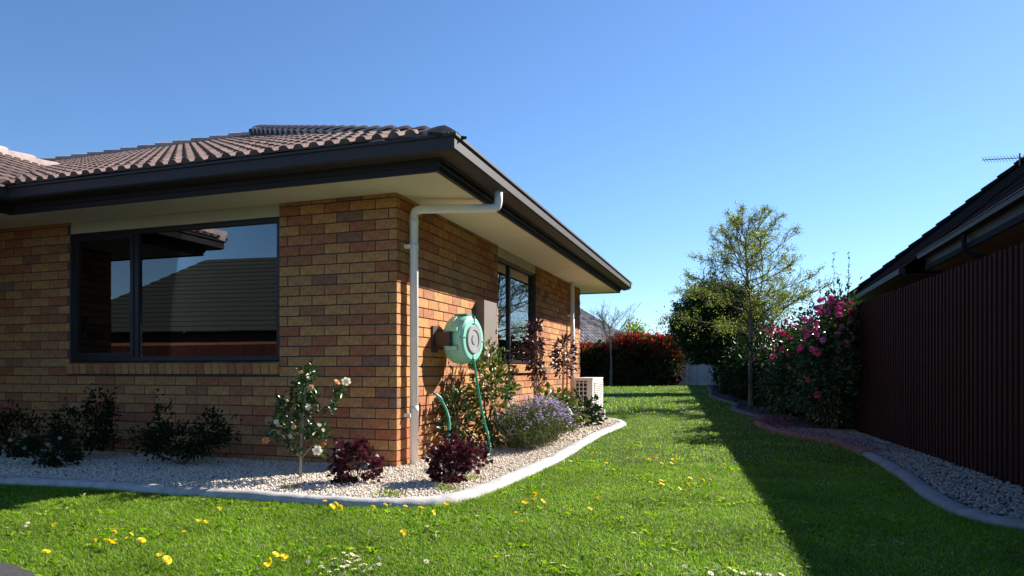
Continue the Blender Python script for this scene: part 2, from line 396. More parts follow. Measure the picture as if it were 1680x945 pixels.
def window(along, a0, a1, z0, z1, mull, casements, d0=.018):
    """dark framed window set into a wall that faces -y ('x') or +x ('y')"""
    def bx(mb, p0, p1, e0, e1, q0, q1):      # along, depth behind face, height
        return mb.box(p0, p1, e0, e1, q0, q1) if along == 'x' else mb.box(-e1, -e0, p0, p1, q0, q1)
    fw = .042
    mb = MB()
    bx(mb, a0, a1, d0, d0 + .08, z1 - fw, z1); bx(mb, a0, a1, d0, d0 + .08, z0, z0 + fw)
    bx(mb, a0, a0 + fw, d0, d0 + .08, z0 + fw, z1 - fw); bx(mb, a1 - fw, a1, d0, d0 + .08, z0 + fw, z1 - fw)
    win = mb.build('window', M['frame'], house)
    bx(MB(), mull - .024, mull + .024, d0 + .004, d0 + .076, z0 + fw, z1 - fw).build('mullion', M['frame'], win)
    for (p0, p1, sash) in casements:
        if sash:
            mb = MB(); s = .04; e0, e1 = d0 - .006, d0 + .05
            bx(mb, p0, p1, e0, e1, z1 - fw - s, z1 - fw - .002); bx(mb, p0, p1, e0, e1, z0 + fw + .002, z0 + fw + s)
            bx(mb, p0, p0 + s, e0, e1, z0 + fw + s, z1 - fw - s); bx(mb, p1 - s, p1, e0, e1, z0 + fw + s, z1 - fw - s)
            mb.build('sash', M['frame'], win)
            p0 += s; p1 -= s; bx(MB(), p0, p1, d0 + .02, d0 + .026, z0 + fw + s, z1 - fw - s).build('pane', M['glass'], win)
        else:
            bx(MB(), p0, p1, d0 + .03, d0 + .036, z0 + fw, z1 - fw).build('pane', M['glass'], win)
    return win
fwin = window('x', *FW, -2.715, [(FW[0] + .044, -2.741, True), (-2.69, FW[1] - .042, False)])
swin = window('y', *RW, 3.37, [(RW[0] + .042, 3.345, False), (3.396, RW[1] - .044, False)], .03)
MB().box(FW[0], FW[1], .012, .06, 2.152, SOF - .002).build('header_board', M['cream'], house)
MB().box(-.06, -.012, RW[0], RW[1], 2.152, SOF - .002).build('header_board', M['cream'], house)
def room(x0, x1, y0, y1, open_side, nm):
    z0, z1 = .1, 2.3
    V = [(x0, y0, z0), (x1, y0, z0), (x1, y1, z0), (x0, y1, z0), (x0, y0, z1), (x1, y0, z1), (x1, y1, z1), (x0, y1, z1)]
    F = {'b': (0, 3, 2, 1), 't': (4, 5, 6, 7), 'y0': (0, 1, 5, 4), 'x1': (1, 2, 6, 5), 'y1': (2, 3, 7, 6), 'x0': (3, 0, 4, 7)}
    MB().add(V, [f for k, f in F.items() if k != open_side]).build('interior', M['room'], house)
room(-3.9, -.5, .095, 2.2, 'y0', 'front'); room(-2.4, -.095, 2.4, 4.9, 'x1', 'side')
mb = MB()                                    # curtain gathered at the left of the front window
for k in range(8):
    x = -3.49 + k * .025; y = .19 + .02 * (k % 2)
    mb.poly([(x, y, .95), (x + .025, .19 + .02 * ((k + 1) % 2), .95), (x + .025, .19 + .02 * ((k + 1) % 2), 1.62), (x, y, 1.62)])
mb.build('curtain', M['curtain'], fwin)
MB().box(-.135, -.128, RW[0] + .05, RW[1] - .05, 1.90, 2.11).build('blind', M['blind'], swin)

# eaves: soffit, fascia and gutter swept round the house
PATH = [(-10, -1.47, 0, -.92), (-4.23, -1.47, 1, -.92), (-4.23, 0, 1, -.92), (0, 0, 1, -.92), (0, 7.95, 1, .92), (-10, 7.95, 0, .92)]
def sweep(prof, name, m, seg=None, closed=True):
    P = PATH if seg is None else PATH[seg[0]:seg[1]]
    V = [(x + nx * o, y + ny * o, z) for x, y, nx, ny in P for o, z in prof]; n = len(prof); F = []
    for i in range(len(P) - 1):
        for k in range(n if closed else n - 1):
            F.append((i * n + k, i * n + (k + 1) % n, (i + 1) * n + (k + 1) % n, (i + 1) * n + k))
    mb = MB().add(V, F); me = mb.mesh(name)
    bm = bmesh.new(); bm.from_mesh(me); bmesh.ops.recalc_face_normals(bm, faces=bm.faces); bm.to_mesh(me); bm.free()
    return link(name, me, m, house)
sweep([(-.45, SOF), (.575, SOF), (.575, SOF + .015), (-.45, SOF + .015)], 'soffit', M['soffit'])
sweep([(.555, 2.246), (.585, 2.246), (.585, 2.285), (.600, 2.290), (.600, 2.325), (.612, 2.330), (.612, 2.45), (.555, 2.45)], 'fascia', M['fascia'])
gut = sweep([(.616, 2.335), (.745, 2.335), (.765, 2.348), (.765, 2.425), (.782, 2.430), (.782, 2.448), (.760, 2.448), (.755, 2.36), (.625, 2.36), (.616, 2.44)], 'gutter', M['gutter'])

# roof
ZE, SL = 2.452, .400
XE, YF, YB = .76, -.70, 8.64
T = 5.6; AP = (XE - T, YF + T, ZE + T * SL); RZ = AP[2]
VX = -3.47; WT = 2.85; WV = (VX - WT, YF + WT, ZE + WT * SL)       # valley top, wing ridge
WF = -2.25
mb = MB(); D = -.012
pl = lambda pts: mb.poly([(x, y, z + D) for x, y, z in pts])
pl([(XE, YF, ZE), AP, (-12, AP[1], RZ), (-12, YF, ZE), (2 * WV[0] - VX, YF, ZE), WV, (VX, YF, ZE)])
pl([(XE - .1, YF + .03, ZE - .03), (XE - .1, YB - .03, ZE - .03), (AP[0], AP[1], RZ - .03)]); pl([(XE, YB, ZE), (-12, YB, ZE), (-12, AP[1], RZ), AP])
WA = (WV[0], WF + WT, WV[2])
pl([(VX, YF, ZE), WV, WA, (VX, WF, ZE)]); pl([(VX, WF, ZE), WA, (2 * WV[0] - VX, WF, ZE)]); pl([(2 * WV[0] - VX, YF, ZE), (2 * WV[0] - VX, WF, ZE), WA, WV])
roof = mb.build('roof', M['deck'], house)
TW, TE, TL = .26, .325, .365
def tile_profile():
    xs = [0.0]
    prof = [(0.0, 0.0)]
    for c in (.065, .195):
        for k in range(7):
            a = -1 + 2 * k / 6
            prof.append((c + a * .046, .031 * math.sqrt(max(0, 1 - a * a)) if abs(a) < 1 else 0.0))
    prof.append((TW - .002, 0.0)); return prof
PR = tile_profile()
def tile_mb():
    n = len(PR); hb, ht, th = .024, .004, .014
    V = [(x, 0, z + hb) for x, z in PR] + [(x, TL, z + ht) for x, z in PR] + [(x, .006, hb - th) for x, z in PR]
    F = [(k, k + 1, n + k + 1, n + k) for k in range(n - 1)] + [(2 * n + k, 2 * n + k + 1, k + 1, k) for k in range(n - 1)]
    return V, F
TV, TF = tile_mb()
tme = MB().add(TV, TF).mesh('roof_tile'); tme.materials.append(M['tile'])
def plane_mat(o, ex, ey):
    ex = Vector(ex).normalized(); ey = Vector(ey).normalized(); ez = ex.cross(ey)
    m = Matrix((ex, ey, ez)).transposed().to_4x4(); m.translation = Vector(o); return m
tiles = []                                    # (world matrix, cut planes or None, visibility)
def lay(o, ex, ey, n_u, n_v, keep, cuts, u0=0.0):
    base = plane_mat(o, ex, ey)
    for j in range(n_v):
        for i in range(n_u):
            m = base @ Matrix.Translation((u0 + i * TW, j * TE, 0))
            cs = [m @ Vector((x, y, 0)) for x in (0, TW) for y in (0, TL)]
            ins = [keep(c) for c in cs]
            if not any(ins): continue
            tiles.append((m, None if all(ins) else cuts(m @ Vector((TW / 2, TL / 2, 0)))))
hipk = lambda p: (p.x - XE + .24) + (p.y - YF) <= 0
def front_keep(p):
    if not hipk(p) or p.y > AP[1]: return False
    if p.y < WV[1] and p.x + p.y < VX + YF: return False
    return p.x > -9.3
def front_cut(p):
    c = [((XE - .24, YF, 0), (1, 1, 0))]
    if p.y < WV[1] + .2: c.append(((VX, YF, 0), (-1, -1, 0)))
    c.append(((0, AP[1], 0), (0, 1, 0)))
    return c
lay((XE, YF, ZE), (1, 0, 0), (0, 1, SL), 42, 20, front_keep, front_cut, u0=-40 * TW)
n_front = len(tiles)
# wing, side and back planes
def wing_keep(p):
    d = VX - p.x
    return -.001 <= d <= WT and p.y <= YF + d and p.y >= WF + d
def wing_cut(p): return [((VX, YF, 0), (1, 1, 0)), ((VX, WF, 0), (-1, -1, 0)), ((WV[0], 0, 0), (-1, 0, 0))]
lay((VX, WF, ZE), (0, 1, 0), (-1, 0, SL), 26, 10, wing_keep, wing_cut)
def side_keep(p):
    d = XE - p.x; dy = (YB - AP[1]) / T
    return -.001 <= d <= T and p.y >= YF + d and p.y <= YB - d * dy
def side_cut(p): return [((XE, YF, 0), (-1, -1, 0)), ((XE, YB, 0), (-(YB - AP[1]) / T, 1, 0))]
lay((XE - .09, YF, ZE - .01), (0, 1, 0), (-1, 0, SL), 37, 19, side_keep, side_cut)
def vis_t(k):
    p = np.array(tiles[k][0].translation); return 1 / depth_of(p) ** 2 if k < n_front and p[0] > -9.2 else 0
order = sorted(range(len(tiles)), key=vis_t, reverse=True)
rest = MB()
def cut_mesh(m, cuts):
    bm = bmesh.new(); vs = [bm.verts.new(m @ Vector(v)) for v in TV]
    for f in TF: bm.faces.new([vs[i] for i in f])
    for co, no in cuts:
        bmesh.ops.bisect_plane(bm, geom=bm.verts[:] + bm.edges[:] + bm.faces[:], plane_co=co, plane_no=no, clear_outer=True)
    bm.verts.index_update()
    V = [v.co.copy() for v in bm.verts]; F = [tuple(v.index for v in f.verts) for f in bm.faces]; bm.free(); return V, F
n_obj = 0
for k in order:
    m, cuts = tiles[k]
    jit = Matrix.Translation((0, 0, random.uniform(-.002, .003)))
    if cuts is None:
        if n_obj < 300 and k < n_front:
            o = bpy.data.objects.new('roof_tile', tme); COL.objects.link(o); place(o, roof, jit @ m); n_obj += 1
        else:
            rest.add([m @ Vector(v) for v in TV], TF)
    else:
        V, F = cut_mesh(m, cuts)
        if not F: continue
        if n_obj < 300 and k < n_front:
            me = MB().add(V, F).mesh('roof_tile'); me.materials.append(M['tile'])
            o = bpy.data.objects.new('roof_tile', me); COL.objects.link(o); place(o, roof, Matrix()); n_obj += 1
        else:
            rest.add(V, F)
rest.build('tile_field', M['tile'], roof, kind='stuff')
def caps(a, b, n, rad=.125, lift=.0, parent=roof, m=None, step=.034, H=.046):
    """overlapping half-round cap tiles along a hip or ridge from a (low) to b"""
    a = Vector(a); b = Vector(b); d = (b - a); L = d.length; d.normalize(); st = L / n
    side = d.cross(Vector((0, 0, 1))).normalized(); up = side.cross(d).normalized()
    NN = 9; ends = [(0, 1.0, step), (st * 1.08, .86, 0)]
    V = []; F = []
    for (s, sc_, h) in ends:
        for k in range(NN):
            th = math.pi * k / (NN - 1)
            V.append(Vector((s, math.cos(th) * rad * sc_, (1 - abs(math.cos(th)) ** 1.35) * H * sc_ + h)))
    for k in range(NN): 
        th = math.pi * k / (NN - 1)
        V.append(Vector((.0, math.cos(th) * rad, (1 - abs(math.cos(th)) ** 1.35) * H + step - .022)))
    for k in range(NN - 1):
        F.append((k, k + 1, NN + k + 1, NN + k)); F.append((k + 1, k, 2 * NN + k, 2 * NN + k + 1))
    n0 = len(V)                                # skirts that close the cap down to the tiles
    for s, sc_ in ((0, 1.0), (st * 1.08, .86)):
        for sg in (1, -1): V.append(Vector((s, sg * rad * sc_ * .96, -.075)))
    F += [(0, NN, n0 + 2, n0), (NN - 1, n0 + 1, n0 + 3, 2 * NN - 1), (2 * NN, n0, n0 + 1, 3 * NN - 1)]
    me = MB().add(V, F).mesh('ridge_cap', smooth=False); me.materials.append(m or M['cap'])
    base = Matrix((d, side, up)).transposed().to_4x4()
    for k in range(n):
        mm = base.copy(); mm.translation = a + d * st * k + up * (lift + random.uniform(0, .004))
        o = bpy.data.objects.new('ridge_cap', me); COL.objects.link(o); place(o, parent, mm)
    me2 = MB()
    ring = [a + d * .004 + side * math.cos(math.pi * k / 8) * rad * .97 + up * ((1 - abs(math.cos(math.pi * k / 8)) ** 1.35) * H * .97 + step - .008 + lift) for k in range(9)]
    me2.add(ring, [tuple(range(9))]).build('ridge_end', m or M['cap'], parent)
caps((XE - .13, YF + .13, ZE + .02), (AP[0], AP[1], RZ + .115), 21)
hb_ = []                                        # mortar bedding under the hip caps
for t, zz in ((.03, ZE - .02), (T + .12, RZ + .165)):
    for s_ in (-1, 1): hb_ += [(XE - t - .085 * s_, YF + t - .085 * s_, (ZE + t * SL) - .01), (XE - t - .08 * s_, YF + t - .08 * s_, zz + .0)]
hip_bed = MB().add(hb_, [(0, 1, 5, 4), (2, 6, 7, 3), (1, 3, 7, 5), (0, 2, 3, 1), (4, 5, 7, 6)]).build('hip_bedding', M['bedding'], roof)
caps((-11.5, AP[1], RZ + .04), (AP[0] - .1, AP[1], RZ + .04), 17)
caps((XE - .05, YB - .05, ZE - .08), (AP[0], AP[1], RZ + .05), 19)
caps((WV[0] + .0, WV[1] + .12, WV[2] + .05), (WA[0], WA[1] + .05, WA[2] + .05), 4)
caps((VX - .02, WF + .02, ZE + .05), (WA[0], WA[1], WA[2] + .05), 11)

# downpipes
PX, PY = .058, .213
pts = [(.70, .52, 2.345), (.70, .52, 2.25)] + spline([(.70, .52, 2.24), (.685, .512, 2.195), (.64, .49, 2.185)], 4)[1:] + [(.12, .243, 2.165)] + spline([(.11, .238, 2.163), (.068, .217, 2.145), (PX, PY, 2.10)], 4)[1:] + [(PX, PY, .02)]
dp = MB().tube(pts, .036, 14).build('downpipe', M['pvc'], house, smooth=True)
mb = MB()
for z in (2.03, 1.83, .47): mb.tube([(PX, PY, z), (PX, PY, z + .05)], .0395, 14)
mb.build('pipe_socket', M['pvc'], dp, smooth=True)
for z in (1.83, .43):
    MB().box(.0, PX, PY - .075, PY - .03, z, z + .03).build('bracket', M['pvc'], dp)
P2 = 6.63
dp2 = MB().tube([(.07, P2, 2.26), (.07, P2, .02)], .036, 12).build('downpipe', M['pvc'], house, smooth=True)
MB().box(0, .04, P2 - .06, P2 + .06, 1.7, 1.73).build('bracket', M['pvc'], dp2)

# ------------------------------------------------------------------ things on the side wall
box = empty('meter_box', (0, 2.17, .95), 'tall grey brown electric meter box on the sunlit side wall beside the window', 'meter box')
MB().box(.0, .085, 1.965, 2.385, .93, 1.553).build('body', M['meter'], box)
MB().box(.0855, .098, 1.955, 2.395, .925, 1.560).build('door', M['meter'], box)
MB().box(.0985, .106, 2.36, 2.38, 1.22, 1.27).build('latch', M['black'], box)

reel = empty('hose_reel', (0, 1.06, .87), 'mint green retractable hose reel mounted on the brick side wall', 'hose reel')
ax = Vector((.985, -.17, 0)).normalized(); RC = np.array([.075, 1.085, 1.105]); up = np.array([0, 0, 1.])
prof = [(0, 0), (.17, 0), (.205, .012), (.220, .03), (.226, .07), (.2262, .085), (.232, .09), (.232, .10), (.2262, .105), (.226, .15), (.220, .185), (.212, .205), (.19, .222), (.15, .226), (.145, .218), (0, .218)]
MB().lathe(prof, RC, ax, up, 40).build('drum', M['mint'], reel, smooth=False)
for o in [bpy.data.objects['drum']]:
    o.data.polygons.foreach_set('use_smooth', [True] * len(o.data.polygons))
    o.data.set_sharp_from_angle(angle=math.radians(28))
dc = np.array(RC) + np.array(ax) * .2185
disc = MB().lathe([(0, .018), (.045, .018), (.048, .012), (.085, .012), (.088, .018), (.128, .018), (.134, .010), (.134, 0)], dc, ax, up, 36).build('hub_cover', M['greyplastic'], reel)
sd = np.cross(up, np.array(ax))
for th in (95, 185, 275, 5):                  # moulded ribs round the face
    t = math.radians(th); dr = math.cos(t) * up + math.sin(t) * sd; tn = -math.sin(t) * up + math.cos(t) * sd
    MB().obox(RC + np.array(ax) * .214 + dr * .178, dr * .044, tn * .005, np.array(ax) * .014).build('rib', M['mintdark'], reel)
for dz in (.085, -.085):                      # lugs that hold the pivot
    MB().obox(RC + np.array(ax) * .055 - sd * .0 + np.array([.03, -.21, dz]), (.055, 0, 0), (0, .05, 0), (0, 0, .018)).build('pivot_lug', M['mint'], reel)
br = MB().box(.0, .018, .73, .85, .98, 1.22).box(.019, .16, .77, .868, 1.045, 1.165).build('wall_bracket', M['brown'], reel)
MB().tube([(.13, .872, 1.00), (.13, .872, 1.21)], .010, 8).build('pivot_pin', M['greyplastic'], reel)
MB().obox(RC + np.array(ax) * .11 + np.array([0, 0, .232]), np.array(ax) * .07, sd * .05, (0, 0, .008)).build('handle', M['mintdark'], reel)
hz = spline([(.30, 1.03, .93), (.315, 1.025, .85), (.35, 1.03, .62), (.395, 1.05, .36), (.44, 1.06, .18), (.475, .99, .075), (.47, .86, .045), (.40, .68, .04), (.30, .52, .05), (.25, .51, .10), (.235, .56, .20), (.21, .64, .36), (.17, .665, .47), (.125, .63, .575)], 8)
hose = empty('garden_hose', (.3, .8, .03), 'green garden hose looping down from the reel to the gravel', 'hose')
MB().tube(hz, .0112, 8).build('tube', M['hose'], hose, smooth=True)
MB().tube([(.14, .645, .545), (.125, .63, .575), (.10, .60, .605), (.085, .57, .615)], [.014, .016, .013, .010], 10).build('nozzle', M['mintdark'], hose, smooth=True)

ac = empty('air_conditioner', (.3, 6.4, .07), 'white outdoor heat pump unit standing on blocks at the end of the side wall', 'air conditioner')
ax0, ax1, ay0, ay1, az0, az1 = .235, .52, 5.97, 6.92, .185, .70
MB().box(ax0, ax1, ay0, ay1, az0, az1 - .02).build('casing', M['acwhite'], ac)
MB().box(ax0 - .006, ax1 + .006, ay0 - .006, ay1 + .006, az1 - .0195, az1).build('lid', M['acwhite'], ac)
MB().box(ax0 + .02, ax1 - .08, ay0 - .004, ay0 - .0005, az0 + .06, az1 - .05).build('coil_opening', M['black'], ac)
for k in range(4): MB().box(ax0 + .02 + k * .0617 - .006 * (k > 0), ax0 + .034 + k * .0617 - .006 * (k > 0), ay0 - .016, ay0 - .0045, az0 + .05, az1 - .04).build('grille_bar', M['acwhite'], ac)
for k in range(7): MB().box(ax0 + .016, ax1 - .076, ay0 - .0135, ay0 - .0048, az0 + .052 + k * .063, az0 + .064 + k * .063).build('grille_bar', M['acwhite'], ac)
MB().box(ax1 + .0005, ax1 + .003, ay0 + .12, ay1 - .05, az0 + .05, az1 - .06).build('fan_opening', M['greyplastic'], ac)
for k in range(14): MB().box(ax1 + .0035, ax1 + .014, ay0 + .11, ay1 - .04, az0 + .055 + k * .029, az0 + .070 + k * .029).build('louvre', M['acwhite'], ac)
for y in (ay0 + .10, ay1 - .10): MB().box(ax0 - .03, ax1 + .05, y - .06, y + .06, .03, az0 - .001).build('mounting_block', M['conc'], ac)

# ------------------------------------------------------------------ garden beds and kerbs
KL = [(-4.6, -1.72), (-3.3, -1.64), (-2.32, -1.57), (-1.75, -1.51), (-1.0, -1.50), (-.33, -1.49), (.15, -1.50), (.51, -1.47), (.78, -1.33), (.95, -1.0), (1.01, -.14), (1.04, 1.09), (1.0, 2.4), (.96, 3.85), (1.0, 5.3), (.97, 5.9), (.75, 6.5), (.30, 6.95)]
KLs = spline([(x, y, 0) for x, y in KL], 10)
FD = np.array([-.0693, .9976]); FN = np.array([.9976, .0693])      # fence direction, and away from the lawn
def fence_x(y): return 4.391 - .0693 * (y - .552) / .9976
KR = [(5.0, -1.7), (4.3, -1.05), (3.98, -.84), (3.82, -.60), (3.76, -.05), (3.79, 1.0), (3.78, 2.3), (3.68, 3.5), (3.36, 4.35), (3.08, 5.3), (2.93, 6.6), (3.0, 8.0), (2.75, 9.5), (2.55, 11.0), (2.62, 13.0), (2.3, 15.5), (1.9, 19), (1.75, 24), (1.5, 30), (1.3, 36.5)]
KRs = spline([(x, y, 0) for x, y in KR], 10)
def kerb(path, name, m, wd=.066, ht=.05, parent=None, sgn=1):
    prof = [(-wd, -.05), (-wd, ht * .35), (-wd * .82, ht * .72), (-wd * .5, ht * .95), (0, ht), (wd * .5, ht * .92), (wd * .85, ht * .65), (wd, ht * .2), (wd, -.05)]
    V = []; n = len(prof); N_ = len(path)
    for i, p in enumerate(path):
        t = np.asarray(path[min(i + 1, N_ - 1)]) - np.asarray(path[max(i - 1, 0)]); t /= np.linalg.norm(t); nn = np.array([t[1], -t[0], 0])
        jt = .93 if i % 13 == 6 and 0 < i < N_ - 1 else 1.0           # control joints
        wob = 1 + .02 * math.sin(i * 1.7) + .03 * math.sin(i * .61)
        for o, z in prof: V.append(np.asarray(p) + nn * o * wob * jt + np.array([0, 0, z * (jt if jt == 1.0 else .86) + .002 * math.sin(i * .9)]))
    F = [(i * n + k, i * n + k + 1, (i + 1) * n + k + 1, (i + 1) * n + k) for i in range(N_ - 1) for k in range(n - 1)]
    F += [tuple(range(n)), tuple((N_ - 1) * n + k for k in range(n - 1, -1, -1))]
    o = MB().add(V, F).build(name, m, parent, smooth=True); o.data.set_sharp_from_angle(angle=math.radians(50)); return o
kerb(KLs, 'kerb', M['conc'])['kind'] = 'structure'
i0 = min(range(len(KRs)), key=lambda i: abs(KRs[i][1] - 2.6)); i1 = min(range(len(KRs)), key=lambda i: abs(KRs[i][1] - 6.6))
kerb(KRs[:i0 + 1], 'kerb', M['conc_shade'], .065, .042)['kind'] = 'structure'
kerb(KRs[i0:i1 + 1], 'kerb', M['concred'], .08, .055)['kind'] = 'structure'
kerb(KRs[i1:], 'kerb', M['kerb_shade'], .08, .05)['kind'] = 'structure'
BED_L = [(p[0], p[1]) for p in KLs] + [(.30, 7.1), (-.05, 7.1), (-.05, .05), (-4.6, .05)]
BED_R = [(p[0], p[1]) for p in KRs] + [(fence_x(36.5), 36.5), (fence_x(-3), -3), (5.0, -3)]
def bed(poly, name, z, m):
    bm = bmesh.new(); f = bm.faces.new([bm.verts.new((x, y, z)) for x, y in poly]); bmesh.ops.triangulate(bm, faces=[f])
    me = bpy.data.meshes.new(name); bm.to_mesh(me); bm.free(); link(name, me, m)['kind'] = 'structure'
bed(BED_L, 'garden_bed', .028, M['bed']); bed(BED_R, 'garden_bed', .018, M['darksoil'])
# pebbles
def pebbles(name, poly, bbox, n, z, size, m, keep=None):
    X = rng.uniform(bbox[0], bbox[1], n); Y = rng.uniform(bbox[2], bbox[3], n); ok = in_poly(X, Y, poly)
    if keep is not None: ok &= keep(X, Y)
    X, Y = X[ok], Y[ok]; n = len(X)
    s = rng.uniform(.6, 1.25, n) * size
    sx, sy, sz = s * rng.uniform(.8, 1.3, n), s * rng.uniform(.7, 1.1, n), s * rng.uniform(.5, .8, n)
    a = rng.uniform(0, 6.283, n); tl = rng.normal(0, .3, n)
    B = IV[None] * (1 + rng.normal(0, .10, (n, len(IV), 1))) * np.stack([sx, sy, sz], 1)[:, None]
    B[..., 2] += B[..., 0] * np.sin(tl)[:, None]
    c, s_ = np.cos(a)[:, None], np.sin(a)[:, None]
    V = np.stack([B[..., 0] * c - B[..., 1] * s_ + X[:, None], B[..., 0] * s_ + B[..., 1] * c + Y[:, None], B[..., 2] + (z + rng.uniform(-.3, 1.0, n) * size)[:, None]], -1)
    Fc = (IF[None] + (np.arange(n) * len(IV))[:, None, None]).reshape(-1, 3)
    o = link(name, np_mesh(name, V.reshape(-1, 3), tris=Fc), m); return o
def inkerb(path, d):
    P = np.array([(p[0], p[1]) for p in path])
    def f(X, Y):
        ok = np.ones(len(X), bool)
        for i in range(0, len(X), 4000):
            q = np.stack([X[i:i + 4000], Y[i:i + 4000]], 1); ok[i:i + 4000] = np.sqrt(((q[:, None] - P[None]) ** 2).sum(-1)).min(1) > d
        return ok
    return f
phi = (1 + 5 ** .5) / 2
bm = bmesh.new()
for v in [(-1, phi, 0), (1, phi, 0), (-1, -phi, 0), (1, -phi, 0), (0, -1, phi), (0, 1, phi), (0, -1, -phi), (0, 1, -phi), (phi, 0, -1), (phi, 0, 1), (-phi, 0, -1), (-phi, 0, 1)]: bm.verts.new(v)
IV = np.array([v.co for v in bm.verts]); IV /= np.linalg.norm(IV[0]); bm.free()
IF = np.array([(0, 11, 5), (0, 5, 1), (0, 1, 7), (0, 7, 10), (0, 10, 11), (1, 5, 9), (5, 11, 4), (11, 10, 2), (10, 7, 6), (7, 1, 8), (3, 9, 4), (3, 4, 2), (3, 2, 6), (3, 6, 8), (3, 8, 9), (4, 9, 5), (2, 4, 11), (6, 2, 10), (8, 6, 7), (9, 8, 1)])
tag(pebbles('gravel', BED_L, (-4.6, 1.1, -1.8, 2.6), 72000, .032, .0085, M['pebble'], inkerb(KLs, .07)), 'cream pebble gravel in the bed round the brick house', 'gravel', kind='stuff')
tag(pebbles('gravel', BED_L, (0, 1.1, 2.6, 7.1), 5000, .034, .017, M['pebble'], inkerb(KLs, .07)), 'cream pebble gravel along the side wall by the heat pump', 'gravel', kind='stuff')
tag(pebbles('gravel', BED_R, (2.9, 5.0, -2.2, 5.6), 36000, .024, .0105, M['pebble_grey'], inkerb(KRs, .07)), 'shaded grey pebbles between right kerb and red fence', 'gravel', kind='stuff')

# ------------------------------------------------------------------ red timber fence on the right
fence = empty('timber_fence', (4.39, .55, 0), 'tall red brown fence of upright boards in shade along the right', 'fence')
FH = 1.675
bme = {}
def board_mat(s, off):
    p = np.array([4.391, .552]) + FD * s + FN * off
    m = Matrix(((FD[0], FN[0], 0, p[0]), (FD[1], FN[1], 0, p[1]), (0, 0, 1, 0), (0, 0, 0, 1))); return m
def bmesh_board(wd, th):
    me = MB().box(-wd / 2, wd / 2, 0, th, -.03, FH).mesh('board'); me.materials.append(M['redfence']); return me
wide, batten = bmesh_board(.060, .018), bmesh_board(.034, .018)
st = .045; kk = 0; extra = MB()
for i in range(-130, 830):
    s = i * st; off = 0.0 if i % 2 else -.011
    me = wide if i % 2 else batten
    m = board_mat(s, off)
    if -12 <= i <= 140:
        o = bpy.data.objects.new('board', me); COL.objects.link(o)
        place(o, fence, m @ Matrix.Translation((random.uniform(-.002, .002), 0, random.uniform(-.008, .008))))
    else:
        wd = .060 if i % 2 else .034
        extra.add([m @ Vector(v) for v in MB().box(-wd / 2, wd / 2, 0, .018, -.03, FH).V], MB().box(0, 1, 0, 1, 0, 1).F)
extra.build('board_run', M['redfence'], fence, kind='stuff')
mb = MB()
for z in (.35, 1.35):
    a = np.array([4.391, .552]) + FD * -6 + FN * .022; b = a + FD * 44
    mb.obox(((a[0] + b[0]) / 2 + FN[0] * .02, (a[1] + b[1]) / 2 + FN[1] * .02, z), (*(FD * 22), 0), (*(FN * .02), 0), (0, 0, .035))
mb.build('rail', M['redfence'], fence)

# ------------------------------------------------------------------ roofs of neighbouring houses, laid in real courses
def course_roof(mb, a, b, c, d, n, lift=.03, cols=1):
    """stepped tile courses on the plane a-b (eave) to d-c (top)"""
    a, b, c, d = (np.asarray(q, float) for q in (a, b, c, d)); nn = np.cross(b - a, d - a); nn /= np.linalg.norm(nn)
    if nn[2] < 0: nn = -nn
    for i in range(n):
        t0, t1 = i / n, (i + 1.06) / n; t1 = min(t1, 1)
        p0, p1 = a + (d - a) * t0, b + (c - b) * t0; q0, q1 = a + (d - a) * t1, b + (c - b) * t1
        if cols == 1:
            mb.add([p0 + nn * lift, p1 + nn * lift, q1 + nn * .004, q0 + nn * .004, p0, p1], [(0, 1, 2, 3), (4, 5, 1, 0)]); continue
        for k in range(cols):                  # single tiles with an upstanding roll on one side
            u0, u1 = k / cols, (k + .97) / cols; um = u0 + (u1 - u0) * .62; h = lift * random.uniform(.8, 1.25)
            A0, A1, Am = p0 + (p1 - p0) * u0, p0 + (p1 - p0) * u1, p0 + (p1 - p0) * um; B0, B1, Bm = q0 + (q1 - q0) * u0, q0 + (q1 - q0) * u1, q0 + (q1 - q0) * um
            mb.add([A0 + nn * h * .6, Am + nn * h * .5, A1 + nn * h * 2.0, B1 + nn * h, Bm + nn * .004, B0 + nn * .004, A0, A1], [(0, 1, 4, 5), (1, 2, 3, 4), (6, 7, 2, 1, 0)])
    return mb
nb = empty('neighbour_house', (8, 5, 0), 'neighbouring house with steep charcoal tiled roof behind the red fence', 'house')
nx, nz, ns = 5.65, 2.84, .86; far = 19.7; W2 = 5.8; mid = 9.5
hipt = (nx + W2, far - W2, nz + W2 * ns)
near = -3.2
mb = MB()
course_roof(mb, (nx, near, nz), (nx, mid, nz), (nx + W2, mid, hipt[2]), (nx + W2, near, hipt[2]), 15, .016)
course_roof(mb, (nx - .26, mid + .01, nz - .20), (nx - .26, far + .26, nz - .2), (hipt[0], hipt[1], hipt[2]), (nx + W2, mid + .01, hipt[2]), 16, .016)
course_roof(mb, (nx + 2 * W2, far, nz), (nx, far, nz), hipt, hipt, 15)
course_roof(mb, (nx + 2 * W2, far, nz), (nx + 2 * W2, near, nz), (nx + W2, near, hipt[2]), hipt, 15)
mb.poly([(nx, near, nz), (nx + W2, near, hipt[2]), (nx + 2 * W2, near, nz)])
nroof = mb.build('roof', M['darkroof'], nb)
caps((nx - .1, far + .1, nz + .05 - .05), (hipt[0], hipt[1], hipt[2] + .06), 22, rad=.14, parent=nroof, m=M['darkroof'])
caps((hipt[0], near, hipt[2] + .05), (hipt[0], hipt[1], hipt[2] + .05), 30, rad=.14, parent=nroof, m=M['darkroof'])
MB().box(nx - .10, nx + .02, near, mid - .02, nz - .09, nz - .021).build('gutter', M['fascia'], nb)
MB().box(nx - .112, nx - .085, near, mid - .015, nz - .02, nz - .002).build('gutter_lip', M['lip'], nb)
